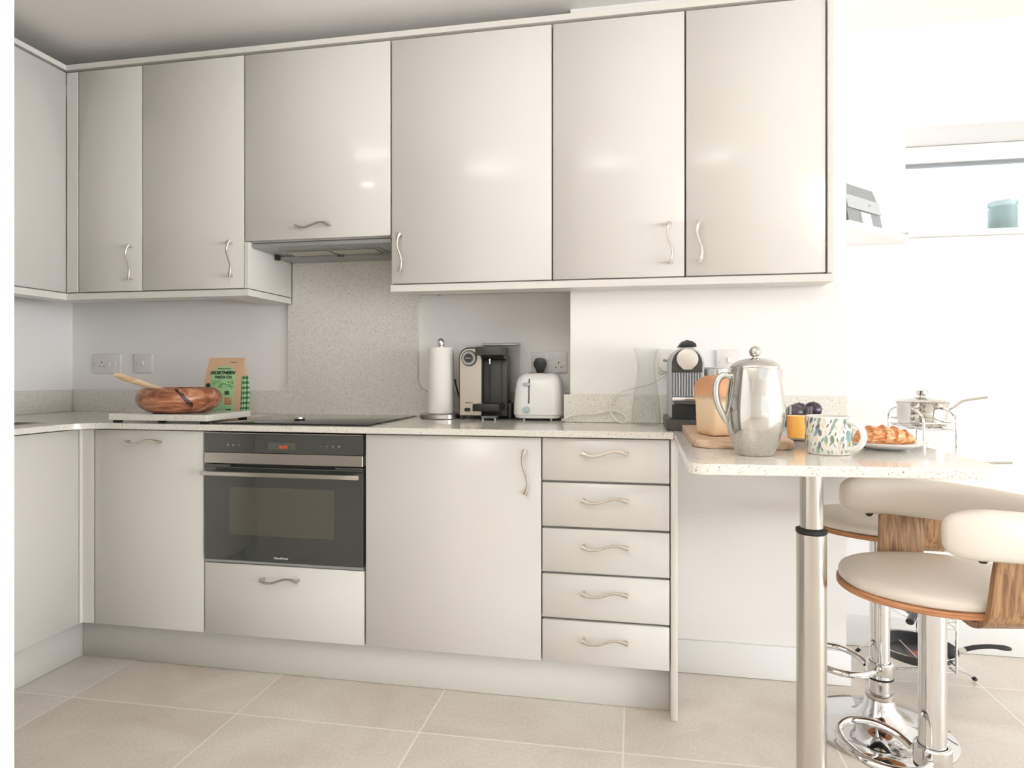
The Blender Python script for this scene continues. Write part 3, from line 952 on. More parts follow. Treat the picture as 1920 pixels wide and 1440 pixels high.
# line drawing of vegetables and sprigs
rd = random.Random(3)
b = MB()
for k in range(11):
    cx_, cz_ = 0.017 + 0.0075 * (k % 4) + rd.uniform(-0.001, 0.001), 0.056 + 0.010 * (k // 4) + rd.uniform(-0.001, 0.001)
    a0 = rd.uniform(0, 3.1)
    b.tube([(cx_ + 0.0035 * q_ * math.cos(a0), bag_front(cx_, cz_) - 0.0026, cz_ + 0.0035 * q_ * math.sin(a0) + 0.0012 * math.sin(q_ * 3)) for q_ in (-1, -0.5, 0, 0.5, 1)], 0.0009, 5)
b.build('pasta_shapes', mat('pasta_shapes_print', srgb(120, 60, 40), 0.6), t)
b = MB()
for k in range(26):
    cx_, cz_ = rd.uniform(-0.04, 0.044), rd.uniform(0.112, 0.15)
    r_ = rd.uniform(0.003, 0.009)
    a0 = rd.uniform(0, 6.28)
    pts = [(cx_ + r_ * math.cos(a0 + q_ * 0.5), bag_front(cx_, cz_) - 0.0022, cz_ + 0.7 * r_ * math.sin(a0 + q_ * 0.5)) for q_ in range(9)]
    b.tube(pts, 0.00055, 5)
b.build('line_drawing', M['ink2'], t)
bag_patch('round_stamp', M['ink'], [(0.121 + 0.003 * k, -0.062 - 0.0105 * math.sqrt(max(0.02, 1 - ((k - 3) / 3.2) ** 2)), -0.062 + 0.0105 * math.sqrt(max(0.02, 1 - ((k - 3) / 3.2) ** 2))) for k in range(7)], 0.0014)
b = MB()
rws = []
for z_ in [0.008 + 0.0085 * k for k in range(20)]:
    for (z0_, wx0, dy0), (z1_, wx1, dy1) in zip(lev, lev[1:]):
        if z0_ <= z_ <= z1_:
            q_ = (z_ - z0_) / (z1_ - z0_)
            w_, d_ = hw_b * (wx0 + (wx1 - wx0) * q_), dp * (dy0 + (dy1 - dy0) * q_)
            dyq = dy0 + (dy1 - dy0) * q_
    rws.append([(w_ + 0.0006, -d_ * 0.96, z_), (w_ * (1 - 0.06 * dyq) + 0.0009, 0, z_), (w_ + 0.0006, d_ * 0.96, z_)])
b.rings(rws, cyc=False)
b.build('gingham_side', M['gingham'], t, label='green gingham side of the packet')

# ------------------------------------------------------------------ kitchen roll
t = thing('kitchen_roll_holder', 'steel kitchen roll holder with round base and domed post, right of the hob', 'holder', (-0.762, 0.447, WZ + 0.0005))
MB().lathe([(0.0, 0.0), (0.078, 0.0), (0.083, 0.002), (0.083, 0.017), (0.080, 0.020), (0.0, 0.020)]).build('base', M['steel'], t)
MB().lathe([(0.009, 0.0205), (0.009, 0.29), (0.0135, 0.293), (0.0145, 0.305), (0.011, 0.315), (0.005, 0.3195), (0.0, 0.320)], n_=24).build('post', M['chrome'], t)
t = thing('kitchen_roll', 'white kitchen paper roll standing on the steel holder', 'paper roll', (-0.762, 0.447, WZ + 0.0212))
MB().lathe([(0.019, 0.0), (0.050, 0.0), (0.0515, 0.002), (0.0515, 0.259), (0.050, 0.261), (0.019, 0.261), (0.019, 0.0)], close=False).build('sheets', M['paper'], t)
MB().lathe([(0.0165, 0.001), (0.0186, 0.001), (0.0186, 0.2605), (0.0165, 0.2605), (0.0165, 0.001)], close=False).build('core', M['kraft'], t)

# ------------------------------------------------------------------ hot water dispenser
t = thing('water_dispenser', 'hot water dispenser with silver front, round dial and black tray', 'appliance', (-0.57, 0.48, WZ))
yf = 0.405
def arch(x0, x1, z0, z1, r):
    return [(x0, z0), (x1, z0), (x1, z1)] + arc(x0 + r, z1 - r, r, 90, 180, 10)
MB().prism(arch(-0.676, -0.584, WZ + 0.012, 1.174, 0.042), yf + 0.002, 0.56, axis='y', bev=0.002, seg=2).build('left_housing', M['darkgrey'], t, world=True)
MB().prism(arch(-0.671, -0.585, WZ + 0.016, 1.168, 0.038), yf - 0.004, yf + 0.001, axis='y', bev=0.001, seg=1).build('front_panel', M['greypan'], t, world=True, label='silver front panel')
dl = MB()
dl.cyl((-0.633, yf - 0.0045, 1.131), (-0.633, yf - 0.013, 1.131), 0.0315, 0.0295, 40)
dlo = dl.build('dial', M['darkgrey'], t, world=True)
MB().cyl((-0.633, yf - 0.0132, 1.131), (-0.633, yf - 0.015, 1.131), 0.027, 0.0265, 40).build('dial_ring', M['hoodmetal'], dlo, world=True)
MB().cyl((-0.633, yf - 0.0152, 1.131), (-0.633, yf - 0.019, 1.131), 0.018, 0.0175, 40).build('dial_centre', M['darkgrey'], dlo, world=True)
text_part('dial_print', 'Filtrino', 0.0075, M['whiteprint'], dlo, (-0.633, yf - 0.0195, 1.131), depth=0.0001)
text_part('logo', 'BOSCH', 0.009, M['darkprint'], t, (-0.634, yf - 0.0045, 0.957), depth=0.0001, bold=0.0002)
MB().box(-0.652, -0.628, yf - 0.007, yf - 0.0045, 0.923, 0.937, 0.005, 3, edges='y').build('power_button', M['black'], t, world=True)
MB().box(-0.583, -0.487, yf + 0.02, 0.50, WZ + 0.012, 1.125, 0.003, 2).build('back_column', M['darkgrey'], t, world=True)
MB().box(-0.598, -0.496, 0.350, 0.50, 1.1405, 1.174, 0.004, 2).build('spout_head', M['darkgrey'], t, world=True)
MB().prism([(0.36, 1.140), (0.50, 1.140), (0.50, 1.126), (0.40, 1.126)], -0.58, -0.489, axis='x').build('head_underside', M['black'], t, world=True)
MB().cyl((-0.549, 0.39, 1.127), (-0.549, 0.39, 1.108), 0.004, 0.003, 12).build('nozzle', M['chrome'], t, world=True)
for x_ in (-0.557, -0.508):
    MB().box(x_ - 0.0025, x_ + 0.0025, yf + 0.0165, yf + 0.0195, WZ + 0.014, 1.12).build('guide_rail', M['black'], t, world=True)
MB().box(-0.602, -0.497, 0.325, 0.424, 0.928, 0.956, 0.004, 2).build('cup_tray', M['black'], t, world=True)
MB().box(-0.576, -0.52, 0.36, 0.424, WZ + 0.008, WZ + 0.017, 0.002, 1).build('drip_foot', M['midgrey'], t, world=True)
for x_ in (-0.572, -0.524):
    MB().cyl((x_, 0.372, WZ + 0.0005), (x_, 0.372, WZ + 0.008), 0.004, n_=10).build('foot', M['whiteplastic'], t, world=True)
for x_ in (-0.66, -0.60):
    MB().cyl((x_, 0.43, WZ + 0.0005), (x_, 0.43, WZ + 0.012), 0.008, n_=12).build('foot', M['black'], t, world=True)
MB().box(-0.486, -0.470, yf + 0.02, 0.55, WZ + 0.0005, 0.955, 0.003, 2).build('side_foot', M['black'], t, world=True)
b = MB()
b.box(-0.60, -0.4585, 0.503, 0.558, 0.957, 1.182, 0.004, 2)
b.box(-0.597, -0.4615, 0.506, 0.555, 0.960, 1.179, 0.003, 1)
bmesh.ops.recalc_face_normals(b.bm, faces=b.bm.faces)
b.build('water_tank', M['smokeglass'], t, world=True)
MB().box(-0.604, -0.4565, 0.495, 0.561, 1.183, 1.194, 0.002, 1).build('tank_lid', M['hoodmetal'], t, world=True)

t = thing('cable', 'thin black cable arching between the kitchen roll and the water dispenser', 'cable', (-0.68, 0.5, WZ))
MB().tube(smooth_path([(-0.728, 0.53, 1.048), (-0.722, 0.53, 1.02), (-0.712, 0.53, 0.985), (-0.700, 0.53, 0.945), (-0.690, 0.53, 0.905), (-0.684, 0.54, 0.897)]), [0.0035] * 31, 8).build('lead', M['black'], t, world=True)

# ------------------------------------------------------------------ toaster
t = thing('toaster', 'white toaster with pale blue lever and dial beside the water dispenser', 'toaster', (-0.365, 0.455, WZ))
rg = []
cx_, cy_ = -0.3615, 0.457
def rrect(w_, d_, r_, n_=6):
    out = []
    for (sx_, sy_, a0) in ((1, 1, 0), (-1, 1, 90), (-1, -1, 180), (1, -1, 270)):
        for k in range(n_ + 1):
            a_ = math.radians(a0 + 90 * k / n_)
            out.append((sx_ * (w_ - r_) + r_ * math.cos(a_), sy_ * (d_ - r_) + r_ * math.sin(a_)))
    return out
for z_, w_, d_ in ((0.0215, 0.090, 0.098), (0.024, 0.0925, 0.100), (0.06, 0.092, 0.100), (0.11, 0.088, 0.097), (0.145, 0.0835, 0.093), (0.162, 0.078, 0.088), (0.173, 0.070, 0.080), (0.179, 0.060, 0.070), (0.181, 0.050, 0.06)):
    rg.append([(cx_ + a, cy_ + c, WZ + z_) for a, c in rrect(w_, d_, 0.035)])
MB().rings(rg).build('body', M['whiteplastic'], t, world=True)
rg = []
for z_, w_, d_ in ((0.009, 0.080, 0.088), (0.012, 0.086, 0.095), (0.021, 0.0895, 0.0975)):
    rg.append([(cx_ + a, cy_ + c, WZ + z_) for a, c in rrect(w_, d_, 0.032)])
MB().rings(rg).build('base', M['whiteplastic'], t, world=True)
for sx_ in (-1, 1):
    for sy_ in (-1, 1):
        MB().cyl((cx_ + sx_ * 0.052, cy_ + sy_ * 0.07, WZ + 0.0005), (cx_ + sx_ * 0.052, cy_ + sy_ * 0.07, WZ + 0.0088), 0.0045, n_=12).build('foot', M['whiteplastic'], t, world=True)
for sx_ in (-1, 1):
    MB().box(cx_ + sx_ * 0.024 - 0.012, cx_ + sx_ * 0.024 + 0.012, cy_ - 0.062, cy_ + 0.062, WZ + 0.1775, WZ + 0.1823).build('bread_slot', M['darkprint'], t, world=True)
def tfront(z_):
    return cy_ - (0.100 if z_ < 0.06 else 0.100 - (z_ - 0.06) / 0.085 * 0.007) - 0.0
MB().prism([(cy_ - 0.1008, WZ + 0.066), (cy_ - 0.0978, WZ + 0.11), (cy_ - 0.0938, WZ + 0.145), (cy_ - 0.0898, WZ + 0.159), (cy_ - 0.08, WZ + 0.159), (cy_ - 0.08, WZ + 0.066)], -0.3925, -0.388, axis='x').build('lever_slot', M['darkprint'], t, world=True)
MB().ball((-0.3975, tfront(0.14) - 0.010, WZ + 0.139), 0.015, (1.0, 0.7, 0.42)).build('lever', M['blueknob'], t, world=True)
MB().cyl((-0.398, tfront(0.045) + 0.001, WZ + 0.044), (-0.398, tfront(0.045) - 0.012, WZ + 0.044), 0.0125, 0.011, 24, bev=0.001).build('dial', M['blueknob'], t, world=True)
t = thing('power_cable', 'white cable looping over the worktop from the toaster to a white plug', 'cable', (0, 0.3, WZ))
cpts = [(-0.285, 0.50, WZ + 0.012), (-0.272, 0.42, WZ + 0.006), (-0.262, 0.335, WZ + 0.004), (-0.255, 0.318, WZ + 0.010), (-0.235, 0.318, WZ + 0.022), (-0.189, 0.318, WZ + 0.033), (-0.145, 0.318, WZ + 0.032), (-0.11, 0.318, WZ + 0.040), (-0.075, 0.318, WZ + 0.045), (-0.045, 0.312, WZ + 0.036), (-0.027, 0.302, WZ + 0.019), (-0.032, 0.290, WZ + 0.0055), (-0.05, 0.287, WZ + 0.0055), (-0.072, 0.290, WZ + 0.020), (-0.084, 0.30, WZ + 0.045), (-0.084, 0.306, WZ + 0.075), (-0.068, 0.310, WZ + 0.10), (-0.035, 0.314, WZ + 0.118), (0.001, 0.318, WZ + 0.128), (0.05, 0.322, WZ + 0.14), (0.085, 0.315, WZ + 0.158), (0.112, 0.308, WZ + 0.178)]
MB().tube(smooth_path(cpts, 5), 0.0032, 8).build('lead', M['whitecable'], t, world=True)
MB().prism([(0.086, 1.098), (0.093, 1.086), (0.105, 1.078), (0.122, 1.078), (0.134, 1.086), (0.138, 1.10), (0.132, 1.13), (0.12, 1.137), (0.10, 1.137), (0.09, 1.13)], YP - 0.048, YP - 0.0115, axis='y', bev=0.004, seg=2).build('plug', M['whiteplastic'], t, world=True)

# ------------------------------------------------------------------ carafe
t = thing('glass_carafe', 'tall clear glass carafe with flared neck on the worktop', 'carafe', (0.041, 0.252, WZ + 0.0006))
o_ = [(0.0, 0.0), (0.047, 0.0), (0.0505, 0.004), (0.0505, 0.035), (0.047, 0.075), (0.0405, 0.12), (0.034, 0.16), (0.031, 0.19), (0.0315, 0.215), (0.036, 0.243), (0.0455, 0.267)]
i_ = [(0.0438, 0.2672), (0.0342, 0.243), (0.0297, 0.215), (0.0292, 0.19), (0.0322, 0.16), (0.0387, 0.12), (0.0452, 0.075), (0.0487, 0.035), (0.0475, 0.0075), (0.044, 0.005), (0.0, 0.005)]
MB().lathe(o_ + i_, n_=64).build('vessel', M['glass'], t, angle=60)

# ------------------------------------------------------------------ capsule coffee machine
t = thing('coffee_machine', 'slim grey and black capsule coffee machine with round silver cap', 'coffee machine', (0.165, 0.16, WZ))
rg = []
MB().box(0.100, 0.226, 0.03, 0.30, WZ + 0.0005, WZ + 0.036, 0.012, 4, edges='z').build('base', M['darkgrey'], t, world=True)
gr = MB()
for k in range(13):
    gr.box(0.112 + k * 0.0082, 0.116 + k * 0.0082, 0.04, 0.094, WZ + 0.0365, WZ + 0.0395)
gr.build('drip_grille', M['black'], t, world=True)
def arch2(x0, x1, z0, ztop, n_=14):
    r_ = (x1 - x0) / 2
    return [(x0, z0), (x1, z0)] + arc((x0 + x1) / 2, ztop - r_, r_, 0, 180, n_)
MB().prism(arch2(0.113, 0.221, WZ + 0.0365, 1.158), 0.106, 0.31, axis='y', bev=0.004, seg=2).build('shell', M['lightgrey'], t, world=True)
MB().prism(arch2(0.1195, 0.2145, 1.0755, 1.152), 0.098, 0.1055, axis='y', bev=0.002, seg=1).build('front_panel', M['darkgrey'], t, world=True)
sh = MB()
sh.box(0.120, 0.214, 0.1, 0.1055, 0.997, 1.0745)
for k in range(11):
    x_ = 0.1245 + k * 0.0085
    sh.cyl((x_, 0.0985, 0.999), (x_, 0.0985, 1.0735), 0.0026, n_=10)
sh.build('ribbed_front', mat('ribbed_grey_metal', lin(0.24, 0.24, 0.25), 0.4, 0.5), t, world=True)
MB().box(0.119, 0.215, 0.083, 0.1055, 0.9845, 0.9955, 0.003, 2).build('chrome_band', M['chrome'], t, world=True)
MB().box(0.126, 0.208, 0.085, 0.1055, 0.972, 0.984, 0.003, 2).build('spout', M['darkgrey'], t, world=True)
MB().box(0.120, 0.214, 0.1, 0.1055, WZ + 0.040, 0.9715).build('cup_recess', M['black'], t, world=True)
cp_ = [(0.167 + 0.0335 * math.cos(math.radians(a)), 1.118 + 0.0335 * math.sin(math.radians(a))) for a in range(-30, 211, 12)] + [(0.152, 1.0865), (0.156, 1.084), (0.178, 1.084), (0.182, 1.0865)]
MB().prism(cp_, 0.084, 0.0975, axis='y', bev=0.002, seg=2).build('round_cap', mat('pale_silver_cap', lin(0.62, 0.58, 0.53), 0.4, 0.5), t, world=True, label='pale silver round cap')
lv = MB()
lv.prism([(0.139, 1.1585), (0.197, 1.1585), (0.195, 1.168), (0.184, 1.176), (0.166, 1.180), (0.150, 1.174)], 0.10, 0.19, axis='y', bev=0.003, seg=2)
lv.build('lever', M['black'], t, world=True)
MB().cyl((0.1125, 0.25, 1.115), (0.098, 0.25, 1.118), 0.004, n_=10).build('side_pin', M['midgrey'], t, world=True)

# storage jar
t = thing('storage_jar', 'coffee jar with a steel clip lid standing behind the loaf', 'jar', (0.275, 0.235, WZ + 0.0006))
MB().lathe([(0.0, 0.0), (0.043, 0.0), (0.046, 0.004), (0.046, 0.150), (0.0435, 0.158), (0.042, 0.1585), (0.044, 0.149), (0.044, 0.006), (0.0, 0.005)], n_=40).build('body', M['glass'], t)
MB().lathe([(0.0, 0.0065), (0.0432, 0.0065), (0.0432, 0.140), (0.0, 0.143)], n_=40).build('coffee_beans', mat('dark_coffee', lin(0.03, 0.018, 0.012), 0.6), t)
MB().lathe([(0.0, 0.159), (0.046, 0.159), (0.047, 0.161), (0.047, 0.170), (0.044, 0.172), (0.044, 0.194), (0.0, 0.1945)], n_=40).build('lid', M['polished'], t)
MB().lathe([(0.0, 0.1948), (0.048, 0.1948), (0.049, 0.197), (0.048, 0.2), (0.0, 0.2005)], n_=40).build('lid_top', M['lightgrey'], t)

# ------------------------------------------------------------------ breakfast things
t = thing('chopping_board', 'light oak chopping board with a rounded corner under the loaf', 'board', (0.255, -0.2, WZ + 0.0006))
bo = arc(0.185, -0.385, 0.045, 180, 270, 8) + arc(0.345, -0.40, 0.03, 270, 360, 6) + arc(0.345, 0.02, 0.03, 0, 90, 6) + arc(0.175, 0.02, 0.03, 90, 180, 6)
MB().prism(bo, WZ + 0.0006, 0.912, bev=0.004, seg=3).build('board', M['board'], t, world=True)
# loaf: local x = across, local y = length
ang = math.atan2(-0.116, 0.043)
t = thing('bread_loaf', 'uncut white farmhouse loaf with golden domed crust on the oak board', 'bread', (0.158, -0.240, 0.9125), ang)
sec = [(0.008, 0.0), (0.03, -0.001), (0.06, -0.0), (0.098, 0.0), (0.108, 0.002), (0.111, 0.012), (0.113, 0.04), (0.116, 0.07), (0.117, 0.083), (0.117, 0.089), (0.126, 0.094), (0.133, 0.106), (0.132, 0.124), (0.120, 0.142), (0.095, 0.153), (0.062, 0.1575), (0.028, 0.153), (0.0, 0.142), (-0.013, 0.124), (-0.014, 0.106), (-0.007, 0.094), (0.002, 0.089), (0.002, 0.083), (0.003, 0.07), (0.006, 0.04), (0.008, 0.012), (0.009, 0.002)]
sec = [(a, max(c, 0.0008)) for a, c in sec]
rg = []
for y_, s_ in ((-0.001, 0.90), (0.004, 0.965), (0.013, 0.995), (0.04, 1.0), (0.08, 0.99), (0.12, 1.0), (0.15, 0.995), (0.163, 0.96), (0.170, 0.88)):
    rg.append([(0.06 + (a - 0.06) * s_, y_, 0.0008 + (c - 0.0008) * (0.5 + 0.5 * s_) if c > 0.002 else 0.0008) for a, c in sec])
MB().rings(rg).build('loaf', M['bread'], t, angle=60, subd=1)

# cafetiere
t = thing('cafetiere', 'polished steel cafetiere with ball knob and curved handle, nearest on the bar', 'cafetiere', (0.264, -0.532, WZ + 0.0006))
po = [(0.0, 0.0), (0.036, 0.0), (0.0385, 0.003), (0.045, 0.016), (0.0535, 0.036), (0.060, 0.060), (0.0632, 0.085), (0.0628, 0.108), (0.060, 0.135), (0.0562, 0.162), (0.0528, 0.186), (0.0515, 0.192), (0.0, 0.192)]
MB().lathe(po, n_=72).build('pot', M['polished'], t, angle=50)
ld = MB().lathe([(0.0, 0.1925), (0.0525, 0.1925), (0.053, 0.195), (0.052, 0.1975), (0.044, 0.205), (0.030, 0.211), (0.012, 0.2145), (0.006, 0.2155), (0.005, 0.220), (0.0, 0.2205)], n_=72).build('lid', M['polished'], t, angle=50)
MB().ball((0, 0, 0.2285), 0.0125).build('knob', M['polished'], ld)
hp = smooth_path([(-0.050, -0.004, 0.172), (-0.066, -0.006, 0.177), (-0.080, -0.008, 0.166), (-0.085, -0.009, 0.145), (-0.082, -0.009, 0.118), (-0.073, -0.008, 0.095), (-0.0645, -0.007, 0.080), (-0.060, -0.006, 0.074)], 5)
MB().tube(hp, 0.0075, 14, flat=0.8).build('handle', M['polished'], t)
MB().prism([(-0.012, 0.0), (0.012, 0.0), (0.0, 0.02)], 0.163, 0.1905).move(Matrix.Rotation(-1.15, 4, 'Z') @ Matrix.Translation((0, 0.050, 0))).build('spout', M['polished'], t)

# juice
t = thing('juice_glass', 'clear tumbler of orange juice between the cafetiere and the mug', 'glass', (0.433, -0.205, WZ + 0.0006))
MB().lathe([(0.0, 0.0), (0.027, 0.0), (0.030, 0.004), (0.033, 0.092), (0.0318, 0.0922), (0.0288, 0.008), (0.0, 0.007)], n_=48).build('tumbler', M['glass'], t)
MB().lathe([(0.0, 0.0078), (0.0284, 0.0088), (0.0308, 0.067), (0.0, 0.067)], n_=48).build('juice', M['juice'], t, label='orange juice')

# fruit bowl and plums
t = thing('fruit_bowl', 'small shallow dark bowl holding plums behind the juice glass', 'bowl', (0.52, 0.12, WZ + 0.0006))
MB().lathe([(0.0, 0.0), (0.035, 0.0), (0.055, 0.012), (0.075, 0.034), (0.084, 0.046), (0.082, 0.0475), (0.071, 0.037), (0.052, 0.017), (0.033, 0.006), (0.0, 0.006)]).build('body', mat('dark_glazed_bowl', srgb(96, 84, 96), 0.2), t)
for x_, y_, z_, lab_ in ((0.545, 0.10, WZ + 0.068, 'dark purple plum rising above the rim of the juice glass on its right'), (0.490, 0.09, WZ + 0.060, 'dark plum just showing between the cafetiere and the juice glass'), (0.52, 0.165, WZ + 0.062, 'dark plum at the back of the small bowl, behind the other two')):
    t = thing('plum', lab_, 'fruit', (x_, y_, z_), 0, 'plums in the small dark bowl')
    rg = []
    pb = MB()
    pb.ball((0, 0, 0), 0.0265, (1.0, 1.0, 0.95), 28, 18)
    for v in pb.bm.verts:
        a_ = math.atan2(v.co.y, v.co.x)
        dd = math.exp(-((a_ + 1.2) / 0.22) ** 2)
        top = max(0, v.co.z / 0.0265)
        v.co.x *= 1 - 0.05 * dd
        v.co.y *= 1 - 0.05 * dd
        v.co.z -= 0.004 * math.exp(-((1 - top) / 0.05))
    pb.build('flesh', M['plum'], t)
    MB().cyl((0, 0, 0.020), (0.002, 0, 0.027), 0.0012, 0.0015, 8).build('stem', M['walnut'], t)

# mug
t = thing('patterned_mug', 'white mug printed with green and yellow leaves, handle to the right', 'mug', (0.432, -0.474, WZ + 0.0006))
R0 = 0.0485
mb_ = MB().lathe([(0.0, 0.0), (0.044, 0.0), (0.0465, 0.003), (0.0478, 0.02), (0.048, 0.0835), (0.047, 0.085), (0.045, 0.0835), (0.0445, 0.008), (0.0, 0.006)], n_=64)
ha = -0.9
hp = []
for k in range(17):
    a_ = -100 + 200 * k / 16
    hp.append((0.048 + 0.001 + 0.036 * max(0, math.cos(math.radians(a_))) - (0.006 if abs(a_) > 85 else 0), 0, 0.044 + 0.031 * math.sin(math.radians(a_))))
MB().tube(hp, 0.0062, 14, flat=1.25).move(Matrix.Rotation(ha, 4, 'Z')).build('handle', M['ceramic'], t)
# leaf print wrapped on the body
rd = random.Random(11)
cols = [('print_sage', srgb(140, 168, 156)), ('print_teal', srgb(92, 140, 140)), ('print_yellow', srgb(232, 204, 148)), ('print_grey', srgb(112, 116, 128)), ('print_blush', srgb(230, 212, 200)), ('print_green', srgb(116, 140, 110))]
cm = [mat(n_, c_, 0.2) for n_, c_ in cols]
def leaf(mi, a0, z0, ln, wd, tilt):
    n_ = 7
    L_, R_ = [], []
    for k in range(n_):
        s = k / (n_ - 1)
        h_ = wd * math.sin(PI * (s * 0.92 + 0.04)) ** 0.8
        cxx = ln * (s - 0.5)
        for side, lst in ((-1, L_), (1, R_)):
            uu = cxx * math.sin(tilt) + side * h_ * math.cos(tilt)
            vv = cxx * math.cos(tilt) - side * h_ * math.sin(tilt)
            rr_ = R0 + 0.0002 + rl
            lst.append((rr_ * math.cos(a0 + uu / R0), rr_ * math.sin(a0 + uu / R0), min(0.082, max(0.004, z0 + vv))))
    for k in range(n_ - 1):
        vs = [mb_.bm.verts.new(p_) for p_ in (L_[k], R_[k], R_[k + 1], L_[k + 1])]
        mb_.bm.faces.new(vs).material_index = mi + 1
cell = 0
for i in range(30):
    for j in range(6):
        a0 = 2 * PI * (i + 0.5 * (j % 2)) / 30 + rd.uniform(-0.05, 0.05)
        z0 = 0.010 + j * 0.0132 + rd.uniform(-0.003, 0.003)
        ci = rd.choice([0, 0, 1, 2, 3, 4, 5])
        rl = 0.00006 * (cell % 7)
        cell += 1
        big = rd.random() < 0.4
        leaf(ci, a0, z0, rd.uniform(0.016, 0.022) if big else rd.uniform(0.009, 0.013), rd.uniform(0.0028, 0.0042) if big else 0.0014, rd.uniform(-0.6, 0.6))
mo_ = mb_.build('body', mat('pale_glazed_mug', srgb(232, 228, 220), 0.15), t, angle=50)
for m_ in cm:
    mo_.data.materials.append(m_)

# plate and croissant
t = thing('side_plate', 'small white side plate under the croissant, right of the mug', 'plate', (0.59, -0.35, WZ + 0.0006))
MB().lathe([(0.0, 0.0), (0.045, 0.0), (0.055, 0.003), (0.078, 0.011), (0.090, 0.0165), (0.0905, 0.0185), (0.088, 0.0185), (0.075, 0.0135), (0.054, 0.006), (0.0, 0.005)], n_=64).build('dish', M['ceramic'], t, angle=60)
t = thing('croissant', 'golden flaky croissant tapering to the right on the side plate', 'croissant', (0.590, -0.352, WZ + 0.0118), 0.12)
b = MB()
rg = []
N_ = 46
for k in range(N_ + 1):
    s = k / N_
    x_ = -0.068 + 0.136 * s
    env = 0.0325 * (math.sin(PI * min(1, 0.13 + s * 0.42)) ** 0.6) * (1 - s) ** 0.42 + 0.0035
    if s < 0.08:
        env *= math.sqrt(s / 0.08) * 0.75 + 0.25
    ph = (s * 5.0 + 0.12) % 1.0
    env *= 0.86 + 0.22 * (1 - ph) ** 0.8
    y_ = -0.014 * math.sin(PI * s)
    r_ = []
    for q_ in range(22):
        a_ = 2 * PI * q_ / 22
        ex = 1 + 0.03 * math.sin(a_ * 5 + k)
        r_.append((x_ + 0.006 * math.sin(a_) * 0.8, y_ + env * 1.15 * math.cos(a_) * ex, max(0.0, env * 0.78 + env * 0.86 * math.sin(a_) * ex)))
    rg.append(r_)
b.rings(rg)
b.build('pastry', M['croissant'], t, angle=50)

# ------------------------------------------------------------------ high shelf with grey machine
sh = MB()
sh.prism([(PXR + 0.004, 0.365), (0.735, 0.365), (1.036, 0.675), (1.036, YR - 0.001), (PXR + 0.004, YR - 0.001)], 1.578, 1.603, bev=0.002, seg=1)
tag(sh.build('corner_shelf', M['skirting'], angle=20), 'white corner shelf high up between the pier and the window sill', 'shelf')
dx, dy_ = 0.904 - 0.722, 0.561 - 0.374
ang = math.atan2(dy_, dx)
t = thing('printer', 'grey plastic printer with white paper in its front, on the high corner shelf', 'printer', (0.775, 0.428, 1.6035), ang)
# local x along the front, y into the depth
def slant(z):
    return 0.0 + z * 0.16
W_ = 0.185
b = MB()
bz = [(0.0, 0.0), (0.03, 0.0), (0.125, 0.0)]
def slab(x0, x1, z0, z1, d0, d1, m, name, lab=None):
    bb = MB()
    ycut = 0.085
    xb = x0 + 0.10 if x0 < 0.01 else x0
    r0 = [(x0, slant(z0) - d0, z0), (x1, slant(z0) - d0, z0), (x1, ycut, z0), (xb, ycut, z0)]
    k_ = 0.045
    r1 = [(x0, slant(z1) - d1, z1), (x1 - k_ * (z1 - z0), slant(z1) - d1, z1), (x1 - k_ * (z1 - z0), ycut, z1), (xb, ycut, z1)]
    bb.rings([r0, r1])
    return bb.build(name, m, t, label=lab)
slab(-0.055, W_, 0.0, 0.052, 0, 0, M['midgrey'], 'lower_body')
slab(-0.055, W_ - 0.003, 0.0525, 0.100, 0.006, 0.004, M['lightgrey'], 'front_cover')
slab(-0.055, W_ - 0.006, 0.1005, 0.148, 0, -0.01, M['midgrey'], 'lid')
slab(0.035, 0.105, 0.002, 0.046, 0.005, 0.004, M['whiteplastic'], 'paper', 'white paper')
MB().cyl((0.10, 0.008, 0.078), (0.10, 0.002, 0.078), 0.004, n_=12).build('button', M['chrome'], t)

# candle glass on the sill
t = thing('candle_glass', 'pale teal glass candle jar on the bright window sill', 'candle holder', (1.435, 0.83, WZ0 + 0.0245))
MB().lathe([(0.0, 0.0), (0.046, 0.0), (0.050, 0.004), (0.050, 0.095), (0.047, 0.101), (0.046, 0.107), (0.050, 0.113), (0.0505, 0.126), (0.048, 0.126), (0.044, 0.110), (0.046, 0.095), (0.046, 0.01), (0.0, 0.008)], n_=32).build('jar', M['tealglass'], t)
MB().lathe([(0.0, 0.0085), (0.0455, 0.0105), (0.0455, 0.055), (0.0, 0.055)], n_=32).build('wax', M['paper'], t)

